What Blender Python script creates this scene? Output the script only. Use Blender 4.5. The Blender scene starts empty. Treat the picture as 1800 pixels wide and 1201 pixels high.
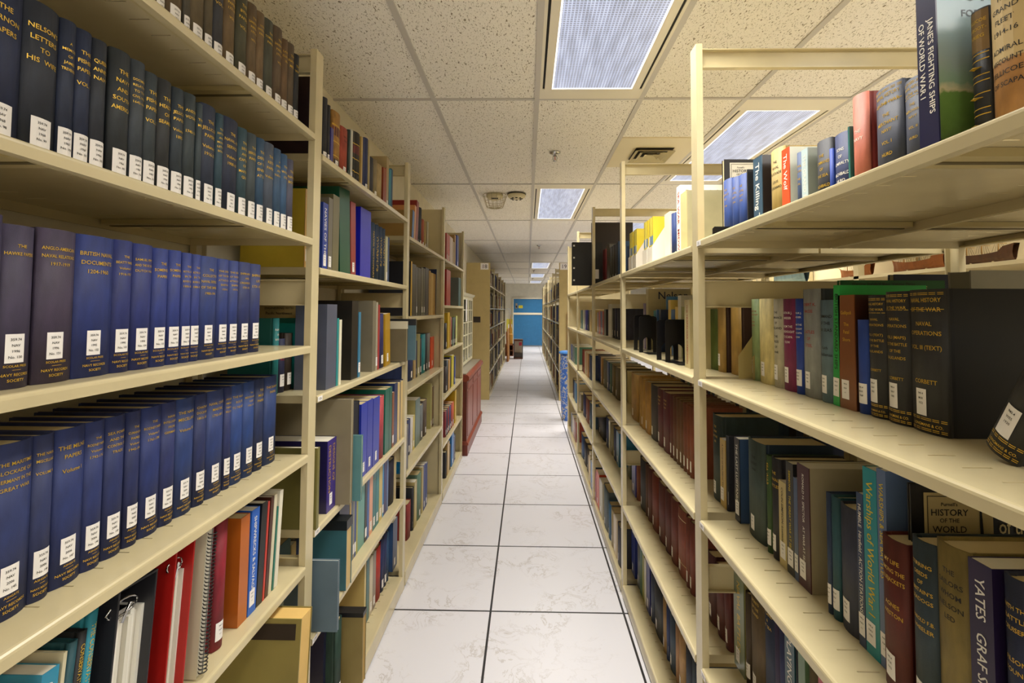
import bpy, math, random
from mathutils import Vector, Matrix
C = bpy.context.scene
COL = C.collection
PI = math.pi
R = math.radians

EXPOSURE = 0.0
POWER = 24
LENS = 0.84
LAMPCOL = [1, 0.955, 0.86]
# ------------------------------------------------------------------ camera, world, exposure
CAM_H = 1.384
def cam_matrix(yaw, p, r):
    cy, sy = math.cos(yaw), math.sin(yaw)
    f = Vector((-sy*math.cos(p), cy*math.cos(p), math.sin(p)))
    rt = Vector((cy, sy, 0)); up = rt.cross(f)
    c, s = math.cos(r), math.sin(r)
    a = c*rt + s*up; b = -s*rt + c*up
    m = Matrix((a, b, -f)).transposed().to_4x4()
    m.translation = Vector((0, 0, CAM_H))
    return m
cam = bpy.data.cameras.new('camera')
cam.sensor_fit = 'HORIZONTAL'; cam.sensor_width = 36
cam.lens = 843.63/1800*36
cam.shift_x = -10.67/1800; cam.shift_y = (510.9-600.5)/1800
cam.clip_start = .02
co = bpy.data.objects.new('camera', cam); COL.objects.link(co)
co.matrix_world = cam_matrix(.0195, .0415, .005)
C.camera = co
C.view_settings.view_transform = 'Standard'; C.view_settings.look = 'None'
C.view_settings.gamma = 1; C.view_settings.use_curve_mapping = False
C.view_settings.exposure = EXPOSURE
C.cycles.use_denoising = True
C.cycles.max_bounces = 9; C.cycles.diffuse_bounces = 7; C.cycles.glossy_bounces = 3
C.cycles.transmission_bounces = 4
C.cycles.sample_clamp_indirect = 6
w = bpy.data.worlds.new('world'); C.world = w; w.use_nodes = True
w.node_tree.nodes['Background'].inputs[0].default_value = (.9, .88, .82, 1)
w.node_tree.nodes['Background'].inputs[1].default_value = .16
ZC = 2.4175                      # ceiling height
GX, GY, LX, LY = .0426, 2.3136, .508, 1.5866   # ceiling grid
def area_lamp(name, loc, sx, sy, power, spread, col, parent=None):
    l = bpy.data.lights.new(name, 'AREA'); l.shape = 'RECTANGLE'; l.size = sx; l.size_y = sy
    l.energy = power; l.spread = R(spread); l.color = col
    o = bpy.data.objects.new(name, l); COL.objects.link(o); o.location = loc
    if parent: o.parent = parent
    return o

# ------------------------------------------------------------------ helpers
def lin(c): return c/12.92 if c <= .04045 else ((c+.055)/1.055)**2.4
def rgb(h): h = h.lstrip('#'); return tuple(lin(int(h[i:i+2], 16)/255) for i in (0, 2, 4))
MATS = {}
def nn(t, k, **a):
    n = t.nodes.new(k)
    for x, y in a.items(): setattr(n, x, y)
    return n
def mat(hexc, rough=.6, kind='plain', metal=0, spec=.5):
    key = (hexc, rough, kind, metal)
    if key in MATS: return MATS[key]
    m = bpy.data.materials.new(kind+'_'+hexc.lstrip('#')); m.use_nodes = True
    t = m.node_tree; b = t.nodes['Principled BSDF']
    c = rgb(hexc)
    b.inputs['Base Color'].default_value = (*c, 1); b.inputs['Roughness'].default_value = rough
    b.inputs['Metallic'].default_value = metal; b.inputs['Specular IOR Level'].default_value = spec
    if kind in ('cloth', 'leather', 'paper', 'paint', 'wood', 'box'):
        tc = nn(t, 'ShaderNodeTexCoord'); n = nn(t, 'ShaderNodeTexNoise'); r = nn(t, 'ShaderNodeMapRange')
        mx = nn(t, 'ShaderNodeMix', data_type='RGBA', blend_type='MULTIPLY')
        mp = nn(t, 'ShaderNodeMapping')
        sc, lo, hi, st = dict(cloth=(60, .78, 1.2, (1, 1, .35)), leather=(45, .6, 1.35, (1, 1, .6)), paper=(14, .93, 1.05, (1, 1, 1)),
                              paint=(9, .94, 1.05, (1, 1, 1)), wood=(5, .75, 1.2, (6, 6, .5)), box=(12, .9, 1.08, (1, 1, 1)))[kind]
        mp.inputs['Scale'].default_value = st
        n.inputs['Scale'].default_value = sc; n.inputs['Detail'].default_value = 4
        r.inputs['From Min'].default_value = .3; r.inputs['From Max'].default_value = .7
        r.inputs['To Min'].default_value = lo; r.inputs['To Max'].default_value = hi
        t.links.new(tc.outputs['Object'], mp.inputs[0]); t.links.new(mp.outputs[0], n.inputs['Vector'])
        t.links.new(n.outputs[0], r.inputs[0])
        mx.inputs[0].default_value = 1; mx.inputs[6].default_value = (*c, 1)
        t.links.new(r.outputs[0], mx.inputs[7]); t.links.new(mx.outputs[2], b.inputs['Base Color'])
        if kind in ('cloth', 'leather'):
            n2 = nn(t, 'ShaderNodeTexNoise'); n2.inputs['Scale'].default_value = 900 if kind == 'cloth' else 250
            bp = nn(t, 'ShaderNodeBump'); bp.inputs['Strength'].default_value = .25; bp.inputs['Distance'].default_value = .0006
            t.links.new(tc.outputs['Object'], n2.inputs['Vector']); t.links.new(n2.outputs[0], bp.inputs['Height'])
            t.links.new(bp.outputs[0], b.inputs['Normal'])
    MATS[key] = m
    return m
class MB:
    def __init__(s): s.v = []; s.f = []; s.m = []; s.sm = []; s.mats = []
    def mi(s, m):
        if m not in s.mats: s.mats.append(m)
        return s.mats.index(m)
    def add(s, vs, fs, m, smooth=False):
        o = len(s.v); k = s.mi(m); s.v += [tuple(v) for v in vs]
        for f in fs: s.f.append(tuple(i+o for i in f)); s.m.append(k); s.sm.append(smooth)
    def box(s, x0, x1, y0, y1, z0, z1, m):
        if x0 > x1: x0, x1 = x1, x0
        if y0 > y1: y0, y1 = y1, y0
        s.add([(x0,y0,z0),(x1,y0,z0),(x1,y1,z0),(x0,y1,z0),(x0,y0,z1),(x1,y0,z1),(x1,y1,z1),(x0,y1,z1)],
              [(0,3,2,1),(4,5,6,7),(0,1,5,4),(1,2,6,5),(2,3,7,6),(3,0,4,7)], m)
    def prism(s, pts, a, b, m, axis='y', smooth=False):       # pts 2D outline, extruded along axis
        n = len(pts)
        def P(p, t): return (p[0], t, p[1]) if axis == 'y' else ((t, p[0], p[1]) if axis == 'x' else (p[0], p[1], t))
        s.add([P(p, a) for p in pts]+[P(p, b) for p in pts],
              [(i, (i+1) % n, (i+1) % n+n, i+n) for i in range(n)], m, smooth)
        s.add([P(p, a) for p in pts]+[P(p, b) for p in pts], [tuple(range(n-1, -1, -1)), tuple(range(n, 2*n))], m)
    def lathe(s, prof, c, m, n=24, axis='z', smooth=True):
        vs = []
        for r, z in prof:
            for k in range(n):
                a = 2*PI*k/n; vs.append((c[0]+r*math.cos(a), c[1]+r*math.sin(a), c[2]+z))
        fs = [(i*n+k, i*n+(k+1) % n, (i+1)*n+(k+1) % n, (i+1)*n+k) for i in range(len(prof)-1) for k in range(n)]
        s.add(vs, fs, m, smooth)
    def tube(s, pts, r, m, n=6):
        pts = [Vector(p) for p in pts]; vs = []
        for i, p in enumerate(pts):
            d = (pts[min(i+1, len(pts)-1)]-pts[max(i-1, 0)]).normalized()
            u = d.orthogonal().normalized(); v = d.cross(u)
            rr = r[i] if isinstance(r, (list, tuple)) else r
            vs += [p+u*rr*math.cos(2*PI*k/n)+v*rr*math.sin(2*PI*k/n) for k in range(n)]
        fs = [(i*n+k, i*n+(k+1) % n, (i+1)*n+(k+1) % n, (i+1)*n+k) for i in range(len(pts)-1) for k in range(n)]
        fs += [tuple(range(n-1, -1, -1)), tuple(range(len(vs)-n, len(vs)))]
        s.add(vs, fs, m, True)
    def build(s, name, parent=None, loc=None, rot=None, bevel=0):
        me = bpy.data.meshes.new(name); me.from_pydata(s.v, [], s.f)
        for m in s.mats: me.materials.append(m)
        me.polygons.foreach_set('material_index', s.m); me.polygons.foreach_set('use_smooth', s.sm)
        me.update()
        o = bpy.data.objects.new(name, me); COL.objects.link(o)
        if parent: o.parent = parent
        if loc is not None: o.location = loc
        if rot is not None: o.rotation_euler = rot
        if bevel:
            b = o.modifiers.new('bevel', 'BEVEL'); b.width = bevel; b.segments = 2; b.limit_method = 'ANGLE'
        return o
def tag(o, label, cat, group=None, kind=None):
    if label: o['label'] = label
    if cat: o['category'] = cat
    if group: o['group'] = group
    if kind: o['kind'] = kind
    return o
def empty(name, loc, rot=(0, 0, 0)):
    o = bpy.data.objects.new(name, None); COL.objects.link(o); o.location = loc; o.rotation_euler = rot
    o.empty_display_size = .05
    return o
def struct(o): o['kind'] = 'structure'; return o

# ------------------------------------------------------------------ glyphs (Blender's built-in font as small flat meshes)
GL = {}
def init_glyphs(chars):
    obs = {}
    def mk(s):
        c = bpy.data.curves.new('g', 'FONT'); c.body = s; c.size = 1; c.resolution_u = 2; c.fill_mode = c.fill_mode
        c.offset = .008
        o = bpy.data.objects.new('g', c); COL.objects.link(o); return o
    for ch in chars:
        obs[ch] = (mk(ch), mk(ch+'H'))
    h = mk('H')
    bpy.context.view_layer.update()
    dg = bpy.context.evaluated_depsgraph_get()
    def vs(o):
        e = o.evaluated_get(dg); me = e.to_mesh()
        v = [(p.co.x, p.co.y) for p in me.vertices]; f = [tuple(p.vertices) for p in me.polygons]
        e.to_mesh_clear(); return v, f
    hw = max(p[0] for p in vs(h)[0])
    for ch, (a, b) in obs.items():
        v, f = vs(a); adv = max(p[0] for p in vs(b)[0])-hw
        GL[ch] = (v, f, adv)
    for a, b in obs.values():
        for o in (a, b): c = o.data; bpy.data.objects.remove(o); bpy.data.curves.remove(c)
    c = h.data; bpy.data.objects.remove(h); bpy.data.curves.remove(c)
    GL[' '] = ([], [], .28)
init_glyphs("ABCDEFGHIJKLMNOPQRSTUVWXYZabcdefghijklmnopqrstuvwxyz0123456789.,:&'-()/!")
def twidth(s, cond=1): return sum(GL.get(c, GL[' '])[2] for c in s)*cond
def put_text(mb, s, size, fn, m, cond=1, align='c'):
    """fn(tx, ty) -> 3D point; text is laid on its own baseline from tx=0 (centred by default)"""
    W = twidth(s, cond)*size; x = -W/2 if align == 'c' else 0
    for c in s:
        v, f, adv = GL.get(c, GL[' '])
        if v: mb.add([fn(x+p[0]*size*cond, p[1]*size) for p in v], f, m)
        x += adv*size*cond
GOLD = mat('#d9b23c', .35, metal=.35); WHITE_INK = mat('#e9e6dc', .6); BLACK_INK = mat('#17140f', .6); YEL_INK = mat('#d8bc2c', .6); RED_INK = mat('#a3241c', .6)
INK = dict(g=GOLD, w=WHITE_INK, k=BLACK_INK, y=YEL_INK, r=RED_INK)
LABEL = mat('#f1eeec', .5); PAGES = mat('#c9b88c', .8, 'paper'); PAGEW = mat('#ddd8c8', .8, 'paper'); DARK = mat('#0c0b0a', .7); BLK = mat('#141416', .35); CHROME = mat('#c8c8c8', .2, metal=1)
BEIGE = mat('#cabd97', .22, 'paint'); BEIGE_D = mat('#b3a474', .45, 'paint')

# ------------------------------------------------------------------ room
XW, YW = -.962, 18.6
def room():
    m = bpy.data.materials.new('floor_tiles'); m.use_nodes = True; t = m.node_tree; b = t.nodes['Principled BSDF']
    tc = nn(t, 'ShaderNodeTexCoord'); sp = nn(t, 'ShaderNodeSeparateXYZ'); t.links.new(tc.outputs['Object'], sp.inputs[0])
    def joint(out, off):
        a = nn(t, 'ShaderNodeMath', operation='ADD'); a.inputs[1].default_value = -off+61; t.links.new(out, a.inputs[0])
        d = nn(t, 'ShaderNodeMath', operation='DIVIDE'); d.inputs[1].default_value = .61; t.links.new(a.outputs[0], d.inputs[0])
        f = nn(t, 'ShaderNodeMath', operation='FRACT'); t.links.new(d.outputs[0], f.inputs[0])
        p = nn(t, 'ShaderNodeMath', operation='PINGPONG'); p.inputs[1].default_value = .5; t.links.new(f.outputs[0], p.inputs[0])
        l = nn(t, 'ShaderNodeMath', operation='LESS_THAN'); l.inputs[1].default_value = .0048/.61; t.links.new(p.outputs[0], l.inputs[0])
        return l.outputs[0]
    jx = joint(sp.outputs[0], -.1631); jy = joint(sp.outputs[1], 2.2658)
    mxj = nn(t, 'ShaderNodeMath', operation='MAXIMUM'); t.links.new(jx, mxj.inputs[0]); t.links.new(jy, mxj.inputs[1])
    n1 = nn(t, 'ShaderNodeTexNoise'); n1.inputs['Scale'].default_value = 7; n1.inputs['Detail'].default_value = 9; n1.inputs['Roughness'].default_value = .68; n1.inputs['Distortion'].default_value = .8
    t.links.new(tc.outputs['Object'], n1.inputs['Vector'])
    ab = nn(t, 'ShaderNodeMath', operation='SUBTRACT'); ab.inputs[1].default_value = .5; t.links.new(n1.outputs[0], ab.inputs[0])
    aa = nn(t, 'ShaderNodeMath', operation='ABSOLUTE'); t.links.new(ab.outputs[0], aa.inputs[0])
    vr = nn(t, 'ShaderNodeMapRange'); vr.inputs['From Max'].default_value = .02; vr.inputs['To Min'].default_value = 1; vr.inputs['To Max'].default_value = 0; t.links.new(aa.outputs[0], vr.inputs[0])
    n2 = nn(t, 'ShaderNodeTexNoise'); n2.inputs['Scale'].default_value = 3.5; n2.inputs['Detail'].default_value = 2; t.links.new(tc.outputs['Object'], n2.inputs['Vector'])
    r2 = nn(t, 'ShaderNodeMapRange'); r2.inputs['From Min'].default_value = .46; r2.inputs['From Max'].default_value = .6; r2.inputs['To Max'].default_value = .62; t.links.new(n2.outputs[0], r2.inputs[0])
    mu = nn(t, 'ShaderNodeMath', operation='MULTIPLY'); t.links.new(vr.outputs[0], mu.inputs[0]); t.links.new(r2.outputs[0], mu.inputs[1])
    c1 = nn(t, 'ShaderNodeMix', data_type='RGBA'); c1.inputs[6].default_value = (*rgb('#dddce4'), 1); c1.inputs[7].default_value = (*rgb('#a89f98'), 1); t.links.new(mu.outputs[0], c1.inputs[0])
    c2 = nn(t, 'ShaderNodeMix', data_type='RGBA'); c2.inputs[7].default_value = (*rgb('#18171d'), 1); t.links.new(mxj.outputs[0], c2.inputs[0]); t.links.new(c1.outputs[2], c2.inputs[6])
    t.links.new(c2.outputs[2], b.inputs['Base Color']); b.inputs['Roughness'].default_value = .36
    f = MB(); f.box(XW-.05, 5.2, -3.2, YW+.1, -.05, 0, m); struct(f.build('floor'))
    # ceiling: fissured mineral tile
    m = bpy.data.materials.new('mineral_tile'); m.use_nodes = True; t = m.node_tree; b = t.nodes['Principled BSDF']
    tc = nn(t, 'ShaderNodeTexCoord'); b.inputs['Roughness'].default_value = .9
    out = None
    for sc, th, ang in ((135, .635, .4), (170, .64, 1.9), (300, .64, 1.1)):
        mp = nn(t, 'ShaderNodeMapping'); mp.inputs['Rotation'].default_value = (0, 0, ang); mp.inputs['Scale'].default_value = (1, .42, 1)
        n = nn(t, 'ShaderNodeTexNoise'); n.inputs['Scale'].default_value = sc; n.inputs['Detail'].default_value = 1.5; n.inputs['Distortion'].default_value = .5
        r = nn(t, 'ShaderNodeMapRange'); r.inputs['From Min'].default_value = th; r.inputs['From Max'].default_value = th+.07
        t.links.new(tc.outputs['Object'], mp.inputs[0]); t.links.new(mp.outputs[0], n.inputs['Vector']); t.links.new(n.outputs[0], r.inputs[0])
        if out is None: out = r.outputs[0]
        else:
            q = nn(t, 'ShaderNodeMath', operation='MAXIMUM'); t.links.new(out, q.inputs[0]); t.links.new(r.outputs[0], q.inputs[1]); out = q.outputs[0]
    cm = nn(t, 'ShaderNodeMix', data_type='RGBA'); cm.inputs[6].default_value = (*rgb('#f3efe6'), 1); cm.inputs[7].default_value = (*rgb('#857b66'), 1)
    t.links.new(out, cm.inputs[0]); t.links.new(cm.outputs[2], b.inputs['Base Color'])
    f = MB(); f.box(XW-.05, 5.2, -3.2, YW+.1, ZC+.006, ZC+.06, m); struct(f.build('ceiling'))
    g = MB(); gm = mat('#c4c0ba', .5)
    for i in range(-2, 11):
        x = GX+i*LX
        if x > XW: g.box(x-.012, x+.012, -3.2, YW, ZC, ZC+.012, gm)
    for j in range(-4, 11):
        y = GY+j*LY
        if y < YW: g.box(XW, 5.2, y-.008, y+.008, ZC-.0005, ZC+.012, gm)
    struct(g.build('ceiling_trim'))
    wm = mat('#d9d2bd', .8, 'paint'); wf = mat('#d3cfc0', .8, 'paint')
    for nme, a in (('wall_left', (XW-.1, XW, -3.3, YW+.1, 0, ZC+.05)), ('wall_far', (XW-.1, 5.3, YW, YW+.1, 0, ZC+.05)), ('wall_right', (5.2, 5.3, -3.3, YW+.1, 0, ZC+.05)), ('wall_back', (XW-.1, 5.3, -3.3, -3.2, 0, ZC+.05))):
        f = MB(); f.box(*a, wf if 'far' in nme else wm); struct(f.build(nme))
room()

# ------------------------------------------------------------------ ceiling lights
def lens_mat():
    m = bpy.data.materials.new('prismatic_lens'); m.use_nodes = True; t = m.node_tree
    b = t.nodes['Principled BSDF']
    tc = nn(t, 'ShaderNodeTexCoord'); sp = nn(t, 'ShaderNodeSeparateXYZ'); t.links.new(tc.outputs['Object'], sp.inputs[0])
    o = None
    for k in (0, 1):
        a = nn(t, 'ShaderNodeMath', operation='MULTIPLY'); a.inputs[1].default_value = 2*PI/.0127; t.links.new(sp.outputs[k], a.inputs[0])
        s = nn(t, 'ShaderNodeMath', operation='SINE'); t.links.new(a.outputs[0], s.inputs[0])
        if o is None: o = s.outputs[0]
        else:
            q = nn(t, 'ShaderNodeMath', operation='MAXIMUM'); t.links.new(o, q.inputs[0]); t.links.new(s.outputs[0], q.inputs[1]); o = q.outputs[0]
    n = nn(t, 'ShaderNodeTexNoise'); n.inputs['Scale'].default_value = 14; mp = nn(t, 'ShaderNodeMapping'); mp.inputs['Scale'].default_value = (2.2, .35, 1)
    t.links.new(tc.outputs['Object'], mp.inputs[0]); t.links.new(mp.outputs[0], n.inputs['Vector'])
    r = nn(t, 'ShaderNodeMapRange'); r.inputs['From Min'].default_value = .2; r.inputs['From Max'].default_value = 1; r.inputs['To Min'].default_value = LENS*.42; r.inputs['To Max'].default_value = LENS
    t.links.new(o, r.inputs[0])
    r2 = nn(t, 'ShaderNodeMapRange'); r2.inputs['From Min'].default_value = .35; r2.inputs['From Max'].default_value = .65; r2.inputs['To Min'].default_value = .8; r2.inputs['To Max'].default_value = 1.2
    t.links.new(n.outputs[0], r2.inputs[0])
    mu = nn(t, 'ShaderNodeMath', operation='MULTIPLY'); t.links.new(r.outputs[0], mu.inputs[0]); t.links.new(r2.outputs[0], mu.inputs[1])
    b.inputs['Base Color'].default_value = (.12, .12, .14, 1); b.inputs['Roughness'].default_value = .3
    b.inputs['Emission Color'].default_value = (.72, .78, 1, 1); t.links.new(mu.outputs[0], b.inputs['Emission Strength'])
    return m
LM = lens_mat()
EDGE = bpy.data.materials.new('lens_edge'); EDGE.use_nodes = True
_b = EDGE.node_tree.nodes['Principled BSDF']; _b.inputs['Emission Color'].default_value = (1, 1, 1, 1); _b.inputs['Emission Strength'].default_value = LENS*1.6  # bright reflection along the lens border, put in as emission
WH = mat('#e6e0ce', .4)
PLACE = {}
def light_unit(i, j, label, power, spread, group='ceiling lights'):
    x0, y0 = GX+i*LX+.012, GY+j*LY+.008; x1, y1 = GX+(i+1)*LX-.012, GY+(j+1)*LY-.008
    cx, cy = (x0+x1)/2, (y0+y1)/2; hx, hy = (x1-x0)/2, (y1-y0)/2
    r = empty('ceiling_light', (cx, cy, ZC)); tag(r, label, 'ceiling light', group)
    f = MB(); z0, z1 = 0, .012
    f.box(-hx, -hx+.012, -hy, hy, z0, z1, WH); f.box(hx-.012, hx, -hy, hy, z0, z1, WH)
    f.box(-hx+.012, hx-.012, -hy, -hy+.13, z0, z1, WH); f.box(-hx+.012, hx-.012, hy-.1, hy, z0, z1, WH)
    f.box(-hx+.022, -hx+.055, -hy+.13, hy-.1, z0, z1, WH); f.box(hx-.055, hx-.022, -hy+.13, hy-.1, z0, z1, WH)
    f.build('frame', r)
    for s in (-1, 1):
        d = MB(); d.box(s*(hx-.022), s*(hx-.012), -hy+.13, hy-.1, .004, .012, DARK); d.build('air_slot', r)
    l = MB(); l.box(-hx+.062, hx-.062, -hy+.137, hy-.107, .003, .01, LM); lo = l.build('lens', r)
    e = MB()
    e.box(-hx+.055, -hx+.062, -hy+.13, hy-.1, .001, .01, EDGE); e.box(hx-.062, hx-.055, -hy+.13, hy-.1, .001, .01, EDGE)
    e.box(-hx+.062, hx-.062, -hy+.13, -hy+.137, .001, .01, EDGE); e.box(-hx+.062, hx-.062, hy-.107, hy-.1, .001, .01, EDGE)
    e.build('lens_rim_sheen', lo)
    area_lamp('tube_lamp', (0, 0, -.004), 2*hx-.12, 2*hy-.26, power, spread, LAMPCOL, r)
P0 = POWER
for i, j, lab, p, s in (
    (0, -1, 'large flush ceiling light over the aisle, nearest of the row', 1, 118), (0, 1, 'ceiling light over the aisle beside the two smoke detectors', 1, 118),
    (0, 5, 'small distant aisle ceiling light nearest the number signs', 1, 118), (0, 7, 'distant aisle ceiling light between two others before the blue door', 1, 118), (0, 9, 'farthest small aisle ceiling light just before the blue door wall', 1, 118),
    (2, 0, 'ceiling light over the next aisle beside the air vent, behind tall upright', 1, 118), (2, 2, None, 1, 118), (2, 4, None, 1, 118), (2, 6, None, 1, 118), (2, 8, None, 1, 118),
    (4, -1, None, 1, 150), (4, 1, None, 1, 130), (4, 3, None, 1, 130), (4, 6, None, 1, 130), (6, 0, None, 1, 150), (8, 2, None, 1, 150),
    (0, -3, None, 1.0, 170), (2, -2, None, 1.1, 170), (4, -3, None, .8, 170)):
    light_unit(i, j, lab or 'one of the ceiling lights over the rooms beyond the shelving and behind the viewer', P0*p, s, 'ceiling lights' if lab else 'ceiling lights beyond the shelving')

# ------------------------------------------------------------------ ceiling fittings
def fittings():
    g = 'ceiling sprinklers'
    for (x, y, lab) in ((.177, 3.11, 'chrome ceiling sprinkler head in front of the second aisle light'), (.18, 7.6, 'small sprinkler head far along the aisle, nearest the number signs'), (.16, 12.3, 'tiny sprinkler head between the far ceiling lights'), (.16, 15.3, 'farthest tiny sprinkler head before the last aisle light')):
        r = empty('ceiling_sprinkler', (x, y, ZC)); tag(r, lab, 'sprinkler', g)
        p = MB(); p.lathe([(.0, .004), (.038, .004), (.036, -.003), (.018, -.012), (.014, -.014), (0, -.014)], (0, 0, 0), CHROME, 20); p.build('escutcheon', r)
        b = MB(); b.lathe([(.008, -.012), (.008, -.02)], (0, 0, 0), CHROME, 12)
        for s in (-1, 1): b.tube([(s*.008, 0, -.018), (s*.014, 0, -.03), (s*.012, 0, -.045), (0, 0, -.052)], .0022, CHROME)
        b.build('frame_arm', r)
        d = MB(); d.lathe([(0, -.052), (.013, -.052), (.015, -.054), (0, -.055)], (0, 0, 0), CHROME, 16); d.build('deflector', r)
        bl = MB(); bl.lathe([(0, -.02), (.0026, -.021), (.0026, -.05), (0, -.051)], (0, 0, 0), RED_INK, 8); bl.build('bulb', r)
    cm = mat('#d6cba6', .5)
    r = empty('smoke_detector', (-.10, 4.22, ZC)); tag(r, 'round cream smoke detector beside the wire-caged one', 'smoke detector')
    p = MB(); p.lathe([(0, 0), (.083, 0), (.083, -.008), (.078, -.01)], (0, 0, 0), mat('#4a4438', .6), 32); p.build('base', r)
    p = MB(); p.lathe([(.078, -.008), (.08, -.02), (.07, -.034), (.045, -.042), (.03, -.044), (0, -.044)], (0, 0, 0), cm, 32); p.build('housing', r)
    p = MB()
    for k in range(8):
        a = k*PI/4; p.box(.044*math.cos(a)-.01, .044*math.cos(a)+.01, .044*math.sin(a)-.006, .044*math.sin(a)+.006, -.047, -.038, DARK)
    p.build('sensor_slot', r)
    r = empty('caged_smoke_detector', (-.295, 4.25, ZC)); tag(r, 'smoke detector under a wire guard cage on the ceiling', 'smoke detector')
    p = MB(); p.lathe([(0, 0), (.075, 0), (.077, -.02), (.06, -.038), (.03, -.048), (0, -.048)], (0, 0, 0), cm, 32); p.build('housing', r)
    p = MB(); p.box(-.03, .03, -.052, -.03, -.046, -.036, DARK); p.build('sensor_slot', r)
    p = MB(); wm = mat('#b5a985', .4)
    def ring(rad, z): p.tube([(rad*math.cos(a*PI/16), rad*math.sin(a*PI/16), z) for a in range(33)], .0022, wm, 5)
    ring(.108, -.006); ring(.085, -.062); ring(.05, -.118); ring(.074, -.112)
    for k in range(14):
        a = 2*PI*k/14; p.tube([(.108*math.cos(a), .108*math.sin(a), -.006), (.074*math.cos(a), .074*math.sin(a), -.112), (.05*math.cos(a), .05*math.sin(a), -.12), (.0, .0, -.12)], .002, wm, 5)
    p.build('wire_cage', r)
    # air diffuser in a plain panel
    r = empty('air_vent', (.806, 3.13, ZC)); tag(r, 'square stepped air diffuser with soot marks in a plain ceiling panel', 'air vent')
    p = MB(); p.box(-.244, .244, -.29, .29, -.001, .008, mat('#ddd3b4', .5)); p.build('panel', r)
    lm = mat('#b9ad86', .45)
    for k, h in enumerate((.125, .088, .05)):
        p = MB(); z0, z1 = -.004-.012*0, -.022; w0, w1 = h, h-.03
        o = [(-w0, -w0), (w0, -w0), (w0, w0), (-w0, w0)]; q = [(-w1, -w1), (w1, -w1), (w1, w1), (-w1, w1)]
        vs = [(a, b, z1) for a, b in o]+[(a, b, -.003) for a, b in q]
        p.add(vs, [(i, (i+1) % 4, (i+1) % 4+4, i+4) for i in range(4)], lm)
        vs = [(a*1.02, b*1.02, z1-.001) for a, b in o]+[(a*.985, b*.985, z1-.001) for a, b in o]
        p.add(vs, [(i, (i+1) % 4, (i+1) % 4+4, i+4) for i in range(4)], lm); p.build('louver', r)
    sm = mat('#3a352a', .8); p = MB(); p.box(-.12, .12, -.12, .12, -.0025, -.0012, sm); p.build('duct_opening', r)
fittings()

# ------------------------------------------------------------------ shelving
YL = [.276, 1.334, 2.392, 3.45, 4.508]; YR = [.261, 1.319, 2.377, 3.435, 4.493, 5.551]
FL, FR_ = -.606, .467
PW = .045
def shelf_mb(s, f, b, y0, y1, zt, kick=0, slots=True):
    """one steel shelf: rounded lip with a return, slotted top, end flanges, two ribs below; s=+1 means depth runs to +x"""
    m = MB(); q = lambda d: f+s*d
    zl = zt-.02 if not kick else max(kick, .004)
    pr = [(q(.05), zt), (q(.006), zt), (q(.003), zt-.0008), (q(.0008), zt-.003), (q(0), zt-.006), (q(0), zl), (q(.015), zl), (q(.015), zl+.004), (q(.004), zl+.004), (q(.004), zt-.003), (q(.05), zt-.003)]
    if s > 0: pr = pr[::-1]
    m.prism(pr, y0, y1, BEIGE)
    D = abs(b-f)
    if not kick:
        m.box(q(.0155), q(.02), y0, y1, zl+.001, zl+.005, BEIGE_D)
    xs = [.05, .085, D-.085, D-.05, D]
    def strip(a, c): m.box(q(a), q(c), y0, y1, zt-.003, zt, BEIGE)
    def slotted(a, c):
        y = y0; n = int((y1-y0-.06)/.0485); y_s = y0+.03
        m.box(q(a), q(c), y0, y_s, zt-.003, zt, BEIGE)
        for i in range(n):
            m.box(q(a), q(c), y_s+.003, y_s+.0485, zt-.003, zt, BEIGE); y_s += .0485
        m.box(q(a), q(c), y_s+.003, y1, zt-.003, zt, BEIGE)
    if slots:
        slotted(xs[0], xs[1]); strip(xs[1], xs[2]); slotted(xs[2], xs[3]); strip(xs[3], xs[4])
    else: strip(.05, D)
    m.box(q(D-.003), q(D), y0, y1, zt-.022, zt-.003, BEIGE)
    for y in (y0, y1-.003): m.box(q(.006), q(D-.003), y, y+.003, zt-.022, zt-.003, BEIGE)
    if not kick:
        L = y1-y0
        for c in (.27, .73):
            y = y0+L*c; m.box(q(.02), q(D-.01), y-.024, y+.024, zt-.014, zt-.0035, BEIGE_D)
            m.box(q(.022), q(D-.012), y-.004, y+.004, zt-.0155, zt-.014, mat('#5a4f30', .6))
    return m
def shift(m, d): m.v = [(a-d[0], b-d[1], c-d[2]) for a, b, c in m.v]; return m
def post_mb(f, s, y, ztop):
    m = MB(); q = lambda d: f+s*d
    pts = [(q(0), y), (q(0), y+PW), (q(.018), y+PW), (q(.018), y+PW-.004), (q(.006), y+PW-.004), (q(.006), y+.006), (q(.018), y+.006), (q(.018), y)]
    if s > 0: pts = pts[::-1]
    m.prism(pts, 0, ztop, BEIGE, axis='z')
    z = .1
    return m
def plate(x0, x1, y, z0, z1, panel=False):
    m = MB(); m.box(x0, x1, y+.014, y+.018, z0, z1, BEIGE)
    if not panel:
        m.box(x0, x1, y+.002, y+.014, z0, z0+.003, BEIGE); m.box(x0, x1, y+.002, y+.014, z1-.003, z1, BEIGE)
    return m
ORD = ['nearest', 'second', 'third', 'fourth', 'fifth']
ZS = {('L', 1): [1.885, 1.585, 1.283, .983, .68, .38, .08], ('L', 2): [1.843, 1.507, 1.135, .755, .455, .08], ('L', 3): [1.765, 1.35, .975, .561, .08], ('L', 4): [1.765, 1.42, 1.083, .746, .403, .07]}
for k in (1, 2, 3, 4, 5): ZS['R', k] = [1.579 if k == 1 else 1.572, 1.201, .826, .442, .065]
TAGS = {('R', 1): ['S11', 'S12', 'S10', 'S13'], ('L', 2): [None, None, '1726', '1725', '1724']}
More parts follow.
